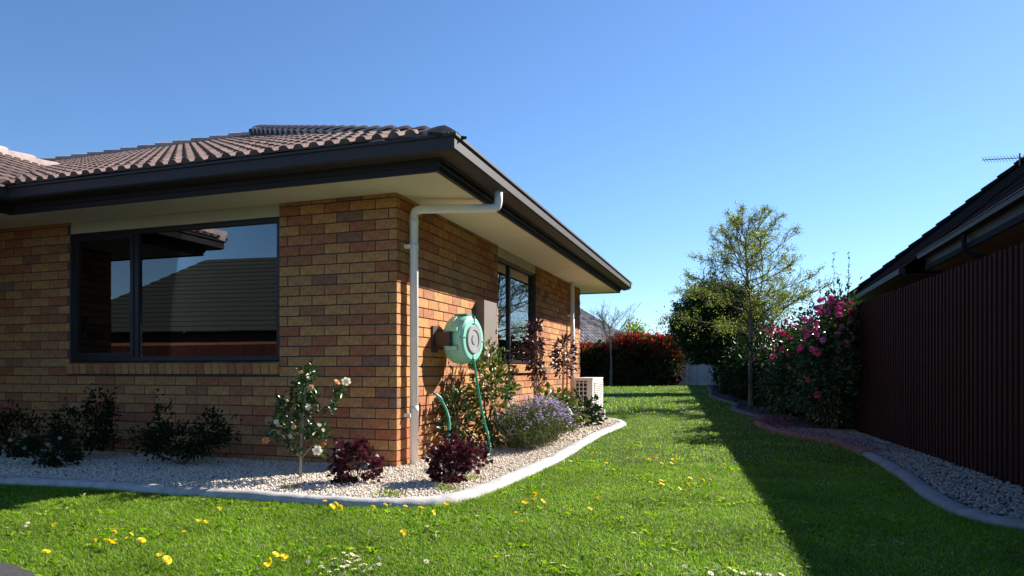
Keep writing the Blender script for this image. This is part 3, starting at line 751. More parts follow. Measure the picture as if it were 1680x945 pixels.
MB().box(nx + .021, nx + .05, near, mid - .05, nz - .215, nz - .02).build('fascia', M['fascia'], nb)
MB().box(nx + .012, nx + .05, near, mid - .05, nz - .30, nz - .216).build('fascia', M['steelgutter'], nb)
MB().box(nx - .36, nx - .26, mid + .1, far + .1, nz - .32, nz - .22).build('gutter', M['fascia'], nb)
MB().box(nx + .051, nx + .62, near, mid - .07, nz - .30, nz - .285).build('soffit', M['meter'], nb)
MB().box(nx + .02, nx + .5, mid - .048, mid - .02, nz - .32, nz - .16).build('fascia', M['steelgutter'], nb)
MB().box(nx + .6, nx + 8.4, near + .2, mid - .15, -.05, nz - .30).build('wall', M['nbwall'], nb)
MB().box(nx + .4, nx + 8.4, mid - .14, far - .5, -.05, nz - .24).build('wall', M['nbwall'], nb)
MB().box(nx - .259, nx + .4, mid + .11, far, nz - .34, nz - .325).build('soffit', M['fascia'], nb)
MB().tube([(nx - .04, 6.9, nz - .10), (nx - .04, 6.9, nz - .33), (nx + .08, 6.9, nz - .40), (nx + .56, 6.88, nz - .50), (nx + .56, 6.88, 0)], .035, 8).build('downpipe', M['steelgutter'], nb)
ant = empty('tv_aerial', (0, 0, 0), 'thin metal television aerial above the charcoal roof', 'aerial')
A0, A1 = at(1612, 262.5, 19.0), at(1690, 258, 17.6); Am = at(1673, 259.5, 17.9)
ant.location = (Am[0], Am[1], Am[2] - .7)
MB().tube([A0, A1], .012, 6).build('boom', M['metal'], ant)
MB().tube([(Am[0], Am[1], Am[2] - 1.3), (Am[0], Am[1], Am[2] + .12)], .018, 6).build('mast', M['metal'], ant)
bd = (A1 - A0) / np.linalg.norm(A1 - A0); pr = np.cross(bd, [0, 0, 1]); pr = pr * .6 + np.array([0, 0, .8])
for k in range(15):
    c = A0 + (A1 - A0) * (k + .5) / 15; MB().tube([c - pr * .09, c + pr * .09], .005, 5).build('element', M['metal'], ant)

# house across the street, seen only in the front window
op = empty('opposite_house', (-18, -24, 0), 'grey green tiled house across the drive reflected in the front window', 'house')
rot = Matrix.Translation((-20.2, -25.5, 0)) @ Matrix.Rotation(math.radians(-7), 4, 'Z')
mb = MB(); hx, hy, ez, rz = 9.5, 5.6, 2.45, 6.4
tp = lambda x, y, z: np.array(rot @ Vector((x, y, z)))
# ridge from left end to right, eave towards the brick house
course_roof(mb, tp(-hx + 2, hy, ez), tp(hx + 6, hy, ez), tp(hx + 2, 0, rz), tp(-hx + hy + 1.6, 0, rz), 17, .05)
course_roof(mb, tp(-hx + 2, -hy, ez), tp(-hx + 2, hy, ez), tp(-hx + hy + 1.6, 0, rz), tp(-hx + hy + 1.6, 0, rz), 17, .05)
mb.poly([tp(-hx + 2, -hy, ez), tp(hx + 6, -hy, ez), tp(hx + 2, 0, rz), tp(-hx + hy + 1.6, 0, rz)])
mb.build('roof', M['greyroof'], op)
mb = MB(); mb.add([tp(x, y, z) for z in (0, 2.44) for x, y in ((-hx + 2.6, -hy + .6), (hx + 5, -hy + .6), (hx + 5, hy - .6), (-hx + 2.6, hy - .6))], [(0, 1, 5, 4), (1, 2, 6, 5), (2, 3, 7, 6), (3, 0, 4, 7)])
mb.build('wall', M['nbwall'], op)
of = empty('boundary_fence', (-18, -17, 0), 'red fence across the drive reflected in the front window', 'fence')
mb = MB()
for k in range(170): mb.box(-32 + k * .15, -32 + k * .15 + .142, -17.0 - .01 * (k % 2), -16.975 - .01 * (k % 2), 0, 1.75)
mb.build('board_run', M['redfence'], of, kind='stuff')

# ------------------------------------------------------------------ the far end of the lawn
fy = 37.0
ff = empty('paling_fence', (1.4, fy, 0), 'pale weathered paling fence at the far end of the lawn', 'fence')
x = -.28; k = 0
while x < 1.75:
    h = 2.02 + random.uniform(-.02, .02)
    MB().box(x, x + .143, fy - (.012 if k % 2 else 0), fy + .02, -.02, h).build('paling', M['paling'], ff); x += .15; k += 1
bf = empty('brown_fence', (-.6, fy - .2, 0), 'short brown stained board fence beside the red hedge at lawn end', 'fence')
for k in range(9): MB().box(-1.4 + k * .125, -1.4 + k * .125 + .118, fy - .25, fy - .23, -.02, 1.25).build('paling', M['brownpaling'], bf)
mb = MB()
for k in range(70): mb.box(-1.41 - (k + 1) * .125, -1.41 - (k + 1) * .125 + .118, fy - .25, fy - .23, -.02, 1.7)
mb.build('paling_run', M['brownpaling'], bf, kind='stuff')
fh = empty('distant_house', (-8, 50, 0), 'distant house with dark grey tiled roof beyond the red hedge', 'house')
mb = MB(); E = [at(905, 563, 52), at(1047, 563, 52)]; 
e0, e1 = E; bk = np.array(F_) * 6
rt = at(925, 490, 62)
rt2 = at(820, 478, 62)
e00 = at(800, 563, 52)
course_roof(mb, e00, e1, rt, rt2, 17, .03, 40)
course_roof(mb, e1, e1 + bk * 2, rt, rt, 15, .04)
mb.build('roof', M['farroof'], fh)
mb = MB(); inn = np.array(F_) * .5
mb.add([e00 * [1, 1, 0] + inn, (e1 + (e00 - e1) * .05) * [1, 1, 0] + inn, (e1 + (e00 - e1) * .05) + inn, e00 + inn], [(0, 1, 2, 3)]); mb.add([(e1 + (e00 - e1) * .05) * [1, 1, 0] + inn, e1 * [1, 1, 0] + bk * 2, e1 + bk * 2, (e1 + (e00 - e1) * .05) + inn], [(0, 1, 2, 3)])
mb.build('wall', M['nbwall'], fh)
MB().tube([e00 - [0, 0, .06], e1 - [0, 0, .06]], .07, 6).build('gutter', M['fascia'], fh)
fr2 = empty('gabled_house', (0, 46, 0), 'roof corner of a distant house between red hedge and dark tree', 'house')
q0, q1, q2 = at(1088, 580, 46), at(1135, 548, 47), at(1260, 548, 47)
MB().poly([q0, q1, q2, at(1260, 585, 46)]).build('roof', M['farroof'], fr2)
mb = MB(); a, b = at(1095, 582, 46.3), at(1260, 582, 46.3); mb.poly([a * [1, 1, 0], b * [1, 1, 0], b, a]); mb.build('wall', M['nbwall'], fr2)
# ------------------------------------------------------------------ foliage helpers
def unit(v): return v / (np.linalg.norm(v, axis=-1, keepdims=True) + 1e-9)
def leaf_arrays(P, D, N, L, W, six=False, fold=.25, droop=.25):
    P = np.asarray(P, float); n = len(P); D = unit(D); S = unit(np.cross(D, N)); U = np.cross(S, D)
    L = np.broadcast_to(L, n)[:, None]; W = np.broadcast_to(W, n)[:, None]
    if not six:
        V = np.stack([P, P + D * L * .5 + S * W * .5 + U * W * fold, P + D * L - U * L * droop, P + D * L * .5 - S * W * .5 + U * W * fold], 1)
        T = np.array([(0, 1, 2), (0, 2, 3)]); return V.reshape(-1, 3), (T[None] + (np.arange(n) * 4)[:, None, None]).reshape(-1, 3), None
    a, b = P + D * L * .32 - U * L * droop * .1, P + D * L * .68 - U * L * droop * .4
    tip = P + D * L - U * L * droop
    V = np.stack([P, a + S * W * .46 + U * W * fold, b + S * W * .42 + U * W * fold, tip, b - S * W * .42 + U * W * fold, a - S * W * .46 + U * W * fold, a, b], 1)
    T = np.array([(0, 1, 6), (0, 6, 5), (2, 3, 7), (7, 3, 4)]); Q = np.array([(1, 2, 7, 6), (6, 7, 4, 5)])
    o = (np.arange(n) * 8)[:, None, None]
    return V.reshape(-1, 3), (T[None] + o).reshape(-1, 3), (Q[None] + o).reshape(-1, 4)
def leaves(name, P, D, L, W, m, parent, six=False, fold=.25, droop=.25, up=.6):
    P = np.asarray(P, float); n = len(P)
    Nn = unit(rng.normal(0, 1, (n, 3)) * (1 - up) + np.array([0, 0, up]))
    V, T, Q = leaf_arrays(P, D, Nn, L, W, six, fold, droop)
    o = link(name, np_mesh(name, V, T, Q), m, parent); o['kind'] = 'stuff'; return o
def clump_points(c, rad, n, clumps, sig=.2, lo=.5, bottom=-1.0, top_bias=0.0, boxy=1.0):
    c = np.asarray(c, float); rad = np.asarray(rad, float)
    d = unit(rng.normal(0, 1, (clumps, 3)) + np.array([0, 0, top_bias])); f = rng.uniform(lo, 1.0, clumps) ** .8
    cc = d * f[:, None]; cc[:, 2] = np.maximum(cc[:, 2], bottom)
    k = rng.integers(0, clumps, n); q = cc[k] + rng.normal(0, 1, (n, 3)) * sig * rng.uniform(.6, 1.3, clumps)[k][:, None]
    q[:, 2] = np.maximum(q[:, 2], bottom)
    if boxy != 1.0: q = q * np.minimum(np.linalg.norm(q, axis=1) / (np.abs(q) ** 6).sum(1) ** (1 / 6), 1.45)[:, None]
    P = c + q * rad; D = unit(unit(q) + rng.normal(0, .55, (n, 3)) + np.array([0, 0, .15])); return P, D
def blades(P, H, W, lean, bend, yaw):
    """grass-like blades, five points each"""
    n = len(P); dx = np.stack([np.cos(yaw), np.sin(yaw), np.zeros(n)], 1); sx = np.stack([-np.sin(yaw), np.cos(yaw), np.zeros(n)], 1); z = np.array([0, 0, 1.])
    H = H[:, None]; W = W[:, None]; lean = lean[:, None]; bend = bend[:, None]
    mid = P + z * H * .55 + dx * H * lean * .5; tip = P + z * H * (1 - .35 * bend) + dx * H * (lean + bend * .6)
    V = np.stack([P - sx * W / 2, P + sx * W / 2, mid + sx * W * .42, mid - sx * W * .42, tip], 1).reshape(-1, 3)
    o = (np.arange(n) * 5)[:, None]
    return V, np.array([[3, 2, 4]]) + o, np.array([[0, 1, 2, 3]]) + o
def polyline(p, d, length, n, wander, grav=0.0):
    pts = [np.asarray(p, float)]; d = np.asarray(d, float)
    for i in range(n):
        d = unit(d + rng.normal(0, wander, 3) + np.array([0, 0, grav])); pts.append(pts[-1] + d * length / n)
    return pts, d
def flower_mesh(name, m, petals=((6, 1.0, .15), (6, .72, .45), (5, .42, .8)), centre=None):
    mb = MB()
    for n, r, t in petals:
        off = random.random()
        for k in range(n):
            th = 2 * math.pi * (k + off) / n; wd = math.pi / n * 1.25
            c, s = math.cos, math.sin; e = r * math.cos(t); zz = r * math.sin(t)
            mb.add([(0, 0, .0), (.6 * e * c(th - wd), .6 * e * s(th - wd), zz * .5), (e * c(th - wd * .4), e * s(th - wd * .4), zz), (e * c(th + wd * .4), e * s(th + wd * .4), zz), (.6 * e * c(th + wd), .6 * e * s(th + wd), zz * .5)],
                   [(0, 1, 2, 3, 4)])
    me = mb.mesh(name); me.materials.append(m); return me
def put(name, me, p, d, s, parent):
    q = Vector(d).to_track_quat('Z', 'Y'); m = Matrix.Translation(Vector(p)) @ q.to_matrix().to_4x4() @ Matrix.Rotation(random.uniform(0, 6.28), 4, 'Z') @ Matrix.Scale(s, 4)
    o = bpy.data.objects.new(name, me); COL.objects.link(o); place(o, parent, m); return o
TOCAM = lambda p: unit(CAM - np.asarray(p, float))

# ------------------------------------------------------------------ young camellia with cream blooms
D0 = depth_of((-.397, -.803, 0))
pl_ = empty('camellia_plant', (-.397, -.803, .03), 'young camellia with cream and peach blooms against the shaded brick wall', 'plant')
def cp(px, py, dz=0.0): return at(px, py, D0 + dz)
stems = [([(493, 788), (493, 765), (494, 735), (496, 700), (500, 660), (505, 625), (508, 606)], .012, .004),
         ([(494, 752), (503, 742), (515, 728), (525, 720)], .006, .003), ([(493, 750), (482, 740), (470, 722), (452, 705), (440, 712)], .006, .003),
         ([(497, 700), (512, 685), (528, 668), (541, 658), (552, 645), (560, 632), (567, 628)], .007, .003), ([(498, 690), (485, 672), (472, 655), (462, 662)], .006, .003),
         ([(496, 712), (510, 705), (525, 700)], .005, .003), ([(495, 715), (478, 705), (456, 694)], .005, .003)]
mb = MB(); sp = []
for q, r0, r1 in stems:
    dzs = random.uniform(-.1, .1); pp = spline([cp(x, y, dzs * i / len(q)) for i, (x, y) in enumerate(q)], 3)
    mb.tube(pp, list(np.linspace(r0, r1, len(pp))), 6)
    sp += [p for p in pp[len(pp) // 3:]]
mb.build('stem', M['barkpale'], pl_)
cl = [(505, 615, 14, 60), (508, 608, 10, 30), (495, 635, 14, 60), (512, 650, 12, 60), (505, 670, 16, 70), (488, 660, 16, 70), (468, 660, 14, 60), (463, 668, 12, 40), (485, 685, 16, 60), (552, 650, 10, 24), (560, 637, 9, 22), (549, 664, 8, 16), (455, 695, 12, 45), (443, 712, 10, 30), (470, 705, 13, 45), (500, 708, 14, 50), (520, 703, 13, 55), (530, 712, 11, 45), (526, 738, 10, 22), (486, 740, 10, 20), (478, 728, 9, 18), (537, 675, 9, 12), (548, 676, 6, 8)]
P = []; 
for x, y, s, n in cl:
    P.append(np.stack([cp(x + rng.normal(0, s * .55), y + rng.normal(0, s * .5), rng.normal(0, .07)) for _ in range(max(6, int(n * .85)))]))
P = np.concatenate(P); n = len(P)
Dd = unit(rng.normal(0, 1, (n, 3)) + np.array([0, 0, .1]))
leaves('foliage', P, Dd, rng.uniform(.035, .062, n), rng.uniform(.02, .032, n), M['lf_camellia'], pl_, six=True, droop=.2, up=.4)
fm = {k: flower_mesh('bloom', M[k]) for k in ('white', 'peach', 'orange')}
for x, y, s, c in [(568, 625, .036, 'white'), (553, 627, .026, 'orange'), (470, 653, .030, 'peach'), (510, 636, .026, 'peach'), (505, 668, .026, 'white'), (453, 692, .020, 'white'), (436, 722, .028, 'orange'), (524, 697, .018, 'white'), (531, 730, .026, 'orange'), (521, 739, .038, 'white'), (482, 700, .020, 'peach'), (506, 620, .016, 'white'), (494, 610, .014, 'peach'), (530, 705, .017, 'white'), (456, 697, .018, 'peach'), (476, 716, .017, 'white')]:
    p = cp(x, y, -.12); put('bloom', fm[c], p, TOCAM(p) + rng.normal(0, .35, 3) + np.array([.3, .1, .2]), s, pl_)

# ------------------------------------------------------------------ burgundy heucheras
def heuchera(px, py, wd, ht, n, label):
    b = ground(px, py, .03); o = empty('heuchera_plant', b, label, 'plant', 'burgundy heuchera plants in the gravel')
    P, Dd = clump_points(b + np.array([0, 0, ht * .42]), (wd * .5, wd * .5, ht * .55), n, 45, .16, .45, -.75, .3)
    Dd[:, 2] += .15
    leaves('foliage', P, Dd, rng.uniform(.025, .048, n), rng.uniform(.026, .046, n), M['lf_purple'], o, six=True, fold=.12, droop=.3, up=.45)
    mb = MB()
    for k in range(14):
        e = b + np.array([rng.normal(0, wd * .25), rng.normal(0, wd * .25), ht * rng.uniform(.5, 1.0)])
        mb.tube([b + np.array([rng.normal(0, .02), rng.normal(0, .02), 0]), (b + e) / 2 + [0, 0, .02], e], .0022, 4, cap=False)
    mb.build('stem', M['lf_purple'], o, kind='stuff')
heuchera(584, 793, .33, .31, 620, 'dark burgundy heuchera left of the downpipe beside the house corner')
heuchera(737, 792, .35, .31, 680, 'dark burgundy heuchera right of the downpipe nearest the kerb')
heuchera(768, 768, .34, .20, 420, 'low burgundy heuchera spreading under the green hose')

# ------------------------------------------------------------------ shrubs along the side wall
def shrub(name, base, rad, n, clumps, L, W, m, label, cat='shrub', group=None, zc=None, six=True, sig=.2, lo=.45, stems=6, bottom=-.9, up=.45, stemmat='bark', top_bias=0.0, droop=.25):
    base = np.asarray(base, float); o = empty(name, base, label, cat, group)
    c = base + np.array([0, 0, zc if zc is not None else rad[2]])
    P, Dd = clump_points(c, rad, n, clumps, sig, lo, bottom, top_bias)
    P[:, 2] = np.maximum(P[:, 2], base[2] + .01)
    leaves('foliage', P, Dd, rng.uniform(L[0], L[1], n), rng.uniform(W[0], W[1], n), M[m], o, six=six, up=up, droop=droop)
    mb = MB()
    for k in range(stems):
        e = P[rng.integers(0, n)]; mid = (base + e) / 2 + rng.normal(0, .05, 3) * rad
        pp = spline([base + rng.normal(0, .02, 3) * [1, 1, 0], mid, e], 3); mb.tube(pp, list(np.linspace(.008, .003, len(pp))), 5, cap=False)
    if stems: mb.build('stem', M[stemmat], o, kind='stuff')
    return o
shrub('viburnum_shrub', (.27, 1.62, .03), (.20, .33, .50), 1100, 55, (.05, .085), (.022, .034), 'lf_mid', 'glossy green shrub growing below the hose reel and meter box', zc=.52, stems=9)
shrub('viburnum_shrub', (.17, .98, .03), (.12, .25, .30), 330, 24, (.05, .08), (.026, .038), 'lf_camellia', 'dark leaved shrub against lit brick behind the hanging hose', zc=.34, stems=6)
# mauve flowering mound
mv = empty('mauve_daisy_bush', (.68, 1.75, .03), 'grey green bush covered in small mauve flowers along the kerb', 'plant')
def mound(n, L, base_c, spread):
    P = np.stack([rng.uniform(-1, 1, n) * spread[0] + base_c[0], rng.uniform(-1, 1, n) * spread[1] + base_c[1], np.full(n, .03)], 1)
    return P
rng = np.random.default_rng(9); n = 1500; a = rng.uniform(0, 6.283, n); rr = np.sqrt(rng.uniform(0, 1, n))
C = np.array([.62, 2.05, .03]); ox, oy = rr * np.cos(a), rr * np.sin(a)
Pb = C + np.stack([ox * .16, oy * .58, np.zeros(n)], 1)
tipv = np.stack([ox * .36 + rng.normal(0, .03, n), oy * .95 + rng.normal(0, .07, n), (.15 + .33 * np.sqrt(np.maximum(0, 1 - rr ** 2))) * rng.uniform(.75, 1.1, n) + oy * .02], 1)
tips = C + tipv
V, T, Q = [], [], []
mb_P = []; mb_D = []
for t in np.linspace(.12, .97, 13):
    q = Pb + (tips - Pb) * t + np.array([0, 0, 1]) * (.10 * t * (1 - t)); mb_P.append(q); mb_D.append(unit((tips - Pb) + rng.normal(0, .12, (n, 3))))
Pl = np.concatenate(mb_P); Dl = np.concatenate(mb_D)
leaves('foliage', Pl, unit(Dl + rng.normal(0, .35, Dl.shape)), rng.uniform(.022, .045, len(Pl)), rng.uniform(.004, .0075, len(Pl)), M['lf_greygreen'], mv, up=.3, fold=.05)
sel = rng.random(n) < .8 * np.clip(.25 + .5 * oy + .8 * tipv[:, 2], .05, 1)
ft = np.repeat(tips[sel], 3, 0) + rng.normal(0, .012, (sel.sum() * 3, 3)) + [0, 0, .012]
Vf = []; Tf = []; 
for k in range(5):
    th = 2 * math.pi * k / 5 + rng.uniform(0, 1, len(ft)); dd = np.stack([np.cos(th), np.sin(th), rng.uniform(-.1, .5, len(ft))], 1)
    v, t_, q_ = leaf_arrays(ft, dd, np.tile([0, 0, 1.], (len(ft), 1)) + rng.normal(0, .2, (len(ft), 3)), rng.uniform(.010, .014, len(ft)), .010, fold=.0, droop=.1)
    Tf.append(t_ + sum(len(x) for x in Vf)); Vf.append(v)
o = link('flowers', np_mesh('flowers', np.concatenate(Vf), np.concatenate(Tf)), M['mauve'], mv); o['kind'] = 'stuff'
# plum leaved standards
def standard(base, top, rad, n, label, lean=0.0):
    base = np.asarray(base, float); o = empty('plum_shrub', base, label, 'shrub', 'plum leaved shrubs by the side window')
    mb = MB(); pts = []
    for k in range(2):
        pp = spline([base + [0, k * .05, 0], base + [.02, .02 + k * .08, (top - base[2]) * .5], np.array([base[0] + .03, base[1] + lean + k * .06, top])], 6)
        mb.tube(pp, list(np.linspace(.010, .004, len(pp))), 6); pts += pp[8:]
    mb.build('stem', M['twig'], o)
    P, Dd = clump_points((base[0] + .03, base[1] + lean * .8, top - rad[2] * .75), rad, n, 26, .2, .4)
    leaves('foliage', P, Dd, rng.uniform(.05, .085, n), rng.uniform(.026, .042, n), M['lf_loro'], o, six=True, up=.4)
standard((.22, 3.50, .03), 1.33, (.11, .22, .34), 300, 'plum leaved shrub on thin stem in front of the side window')
standard((.25, 4.95, .03), 1.28, (.12, .34, .32), 320, 'plum leaved shrub against brick between window and far downpipe', .1)
shrub('hydrangea_shrub', (.42, 3.75, .03), (.26, .50, .27), 520, 30, (.07, .11), (.04, .055), 'lf_mid', 'broad green leafy shrub behind the mauve flowers near the heat pump', stems=4)
shrub('hydrangea_shrub', (.55, 4.85, .03), (.24, .45, .22), 420, 26, (.06, .10), (.03, .045), 'lf_dark', 'low dark leafy shrub in front of the heat pump', stems=4)
n = 130; X = rng.uniform(-3, 1.0, n); Y = rng.uniform(-1.45, 1.2, n); ok = in_poly(X, Y, BED_L) & ~((X < .02) & (Y > -.02)); X, Y = X[ok], Y[ok]
tag(leaves('leaf_litter', np.stack([X, Y, np.full(len(X), .046)], 1), rng.normal(0, 1, (len(X), 3)) * [1, 1, .15], rng.uniform(.02, .045, len(X)), rng.uniform(.012, .022, len(X)), M['litter'], None, up=.9), 'dry brown leaves lying on the cream gravel', 'leaf litter')
# weeds in the gravel
def tuft(px, py, label, n=60, h=.05, z=.04):
    b = ground(px, py, z); o = empty('weed', b, label, 'weed')
    P = b + rng.normal(0, .03, (n, 3)) * [1.3, 1, 0]; V, T, Q = blades(P, rng.uniform(.5, 1, n) * h, rng.uniform(.005, .010, n), rng.uniform(.2, .9, n), rng.uniform(0, .6, n), rng.uniform(0, 6.28, n))
    x = link('foliage', np_mesh('foliage', V, T, Q), M['lf_spring'], o); x['kind'] = 'stuff'
tuft(642, 812, 'small green weed in gravel just inside the front kerb'); tuft(771, 785, 'small weed in gravel right of the burgundy heuchera', 40); tuft(733, 803, 'green weed at the foot of the burgundy heuchera', 50); tuft(476, 799, 'tiny weed in gravel beside the young camellia', 30, .03)
# shaded shrubs against the front wall
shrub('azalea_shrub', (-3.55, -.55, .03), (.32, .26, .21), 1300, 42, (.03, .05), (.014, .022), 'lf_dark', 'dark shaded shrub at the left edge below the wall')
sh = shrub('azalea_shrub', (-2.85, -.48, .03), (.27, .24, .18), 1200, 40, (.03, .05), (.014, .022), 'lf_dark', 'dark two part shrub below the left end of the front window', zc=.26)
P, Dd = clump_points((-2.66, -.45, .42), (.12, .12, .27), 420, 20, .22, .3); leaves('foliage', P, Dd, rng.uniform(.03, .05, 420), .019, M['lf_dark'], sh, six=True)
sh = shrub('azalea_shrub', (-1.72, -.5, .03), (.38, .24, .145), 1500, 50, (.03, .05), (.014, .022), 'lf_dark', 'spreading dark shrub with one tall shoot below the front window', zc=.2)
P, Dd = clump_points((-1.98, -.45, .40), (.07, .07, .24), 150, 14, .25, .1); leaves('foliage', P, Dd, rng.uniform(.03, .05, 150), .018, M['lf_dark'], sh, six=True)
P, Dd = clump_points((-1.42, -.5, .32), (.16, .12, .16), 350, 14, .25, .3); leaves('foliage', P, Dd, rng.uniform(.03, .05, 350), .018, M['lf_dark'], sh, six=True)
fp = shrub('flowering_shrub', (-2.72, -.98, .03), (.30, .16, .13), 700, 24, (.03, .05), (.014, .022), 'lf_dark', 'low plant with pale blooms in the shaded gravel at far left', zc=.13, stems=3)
wf = flower_mesh('bloom', M['palebloom'])
for x, y in [(6, 748), (10, 757), (32, 759), (28, 727), (40, 735), (78, 729), (70, 737), (17, 722), (40, 715), (98, 719)]:
    p = at(x, y, depth_of((-2.85, -1.1, .1))); put('bloom', wf, p, TOCAM(p) + np.array([0, 0, .5]), .018, fp)

# ------------------------------------------------------------------ right hand side: camellias and trees
rng = np.random.default_rng(12)
pk = flower_mesh('bloom', M['pink'])
def camellia(base, rad, n, label, flowers, zc, clumps=70, fl_up=.75):
    o = shrub('camellia_bush', base, rad, n, clumps, (.055, .09), (.028, .042), 'lf_camellia', label, 'bush', 'camellia bushes along the red fence', zc=zc, stems=8, sig=.15, lo=.35, top_bias=.1)
    c = np.asarray(base) + [0, 0, zc]; rad = np.asarray(rad); k = 0
    while k < flowers:
        d = unit(rng.normal(0, 1, 3) + np.array([-.25, -.35, fl_up]))
        if d[2] < -.75 or d @ TOCAM(c) < -.25: continue
        if d[2] < .15 and rng.random() < .8: continue
        p = c + d * rad * rng.uniform(.9, 1.06); put('bloom', pk, p, d + rng.normal(0, .3, 3) + TOCAM(c) * .5, rng.uniform(.035, .055), o); k += 1
    return o
camellia((3.80, 5.55, .02), (.46, .62, .86), 5200, 'large camellia covered in pink blooms at the end of visible fence', 62, .90)
camellia((3.62, 7.2, .02), (.50, .80, .80), 4600, 'camellia with fewer pink blooms just behind the largest one', 34, .82)
camellia((3.45, 9.6, .02), (.55, 1.0, .85), 4200, 'pink flowering camellia nearest the bare trunked spring tree', 26, .85)
shr = empty('camellia_shoots', (3.86, 6.5, 1.6), 'upright leafy shoots rising above the pink camellia against the sky', 'plant')
mb = MB(); LP = []; LD = []
for x, y0, y1, dd in [(1369, 500, 418, 10.8), (1392, 495, 415, 10.8), (1345, 515, 460, 11.2), (1377, 500, 450, 10.6), (1359, 510, 470, 11.0), (1330, 525, 480, 11.4)]:
    pp = [at(x + rng.normal(0, 1.5), y, dd) for y in np.linspace(y0, y1, 9)]; mb.tube(pp, list(np.linspace(.006, .002, 9)), 5)
    for p in pp[1:]:
        for _ in range(3): LP.append(p + rng.normal(0, .008, 3)); LD.append(rng.normal(0, 1, 3) + [0, 0, .6])
mb.build('stem', M['twig'], shr); leaves('foliage', np.array(LP), np.array(LD), rng.uniform(.03, .06, len(LP)), rng.uniform(.012, .02, len(LP)), M['lf_mid'], shr)
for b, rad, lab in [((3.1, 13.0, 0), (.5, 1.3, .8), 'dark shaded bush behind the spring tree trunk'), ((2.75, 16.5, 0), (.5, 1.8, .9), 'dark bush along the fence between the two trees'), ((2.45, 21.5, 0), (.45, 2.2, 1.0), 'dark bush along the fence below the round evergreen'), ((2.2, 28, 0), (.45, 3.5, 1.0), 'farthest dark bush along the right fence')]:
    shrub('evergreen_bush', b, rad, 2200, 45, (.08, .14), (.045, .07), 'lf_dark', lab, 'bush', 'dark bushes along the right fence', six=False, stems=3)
# fallen petals
n = 900; Yp = rng.uniform(2.6, 8.5, n); kx = np.interp(Yp, [p[1] for p in KRs if -.9 < p[1]], [p[0] for p in KRs if -.9 < p[1]])
Xp = kx + rng.normal(.12, .22, n); ok = Xp < fence_x(Yp) - .05; Xp, Yp = Xp[ok], Yp[ok]
Pp = np.stack([Xp, Yp, np.where(Xp > kx[ok] + .09, .045, np.where(Xp > kx[ok] - .09, .066, .05))], 1)
tag(leaves('fallen_petals', Pp, rng.normal(0, 1, (len(Pp), 3)) * [1, 1, .2], rng.uniform(.02, .04, len(Pp)), rng.uniform(.016, .03, len(Pp)), M['petal'], None, up=.85), 'pink petals fallen on the kerb and gravel below the camellias', 'petals')

# spring tree: open crown of fine twigs with small fresh leaves
def grow(base, height, spread, seed_levels, r0, first=.25, n1=26, upward=.25, wander=.10, twigs=7, lead=.97, l2=.42, taper=.75, crown=None):
    trunk = MB(); br = MB(); twp = []
    tp, _ = polyline(base, (0.02, 0, 1), height * lead, 14, .035, .06)
    trunk.tube([tp[0] - np.array([0, 0, .05])] + tp, [r0 * 1.35] + list(np.linspace(r0, .010, len(tp))), 9)
    for k in range(n1):
        t = first + (1 - first) * (k + .5) / n1; i = min(int(t * 14), 13); p = tp[i] + (tp[i + 1] - tp[i]) * (t * 14 - i)
        az = k * 2.4 + rng.normal(0, .3); el = upward + .35 * t + rng.normal(0, .1)
        ln = spread * (1.05 - taper * max(0, t - .25) / .75) * rng.uniform(.75, 1.15) * (.85 if t < .3 else 1)
        d = np.array([math.cos(az) * math.cos(el), math.sin(az) * math.cos(el), math.sin(el)])
        if crown:                              # branches reach out to a rounded crown
            cz, rx, rz_ = crown; q = (p - base - np.array([0, 0, cz])) / [rx, rx, rz_]; dd_ = d / [rx, rx, rz_]
            A_, B_, C_ = dd_ @ dd_, 2 * q @ dd_, q @ q - 1; ds = B_ * B_ - 4 * A_ * C_
            ln = max(.35, (-B_ + math.sqrt(max(ds, 0))) / (2 * A_)) * rng.uniform(.8, 1.08) if C_ < 0 else .4
        bp, _ = polyline(p, d, ln, 8, wander, .035); rb = max(.006, r0 * .42 * (1 - t * .6))
        br.tube(bp, list(np.linspace(rb, .004, len(bp))), 5, cap=False)
        for j in range(2, 9):
            for _ in range(2):
                dd = unit((bp[min(j, 8)] - bp[j - 1]) / (ln / 8) + rng.normal(0, .6, 3) + [0, 0, .2]); l = ln * l2 * rng.uniform(.5, 1.1) * (1.2 - j / 10)
                sp_, _ = polyline(bp[min(j, 8)], dd, l, 5, .16, .03); br.tube(sp_, list(np.linspace(rb * .4 + .001, .0022, 6)), 4, cap=False)
                for _ in range(twigs):
                    q = sp_[rng.integers(1, 6)]; td = unit(dd + rng.normal(0, .7, 3) + [0, 0, .2]); tw, _ = polyline(q, td, l * rng.uniform(.3, .6), 3, .2, .03)
                    br.tube(tw, [.0028, .0024, .002, .0015], 3, cap=False); twp += tw[1:]
                twp += sp_[2:]
    return trunk, br, np.array(twp)
tb = np.array([2.90, 12.16, 0]); spr = empty('spring_tree', tb, 'slender tree with sparse fresh green leaves in front of the dark evergreen', 'tree')
rng = np.random.default_rng(23)
trunk, br, tw = grow(tb, 4.05, 1.75, 3, .064, first=.38, n1=40, twigs=7, wander=.12, upward=.22, crown=(2.75, 1.6, 1.65))
trunk.build('trunk', M['bark'], spr, smooth=True); br.build('branches', M['twig'], spr, kind='stuff')
zf = (tw[:, 2] - 1.4) / 3.2
keep = rng.random(len(tw)) < np.clip(1.05 - .75 * zf, .25, .9); tl = tw[keep]; tl = np.repeat(tl, 2, 0) + rng.normal(0, .03, (len(tl) * 2, 3))
leaves('crown', tl, unit(rng.normal(0, 1, tl.shape) + [0, 0, .2]), rng.uniform(.028, .05, len(tl)), rng.uniform(.015, .026, len(tl)), M['lf_spring'], spr, up=.4)

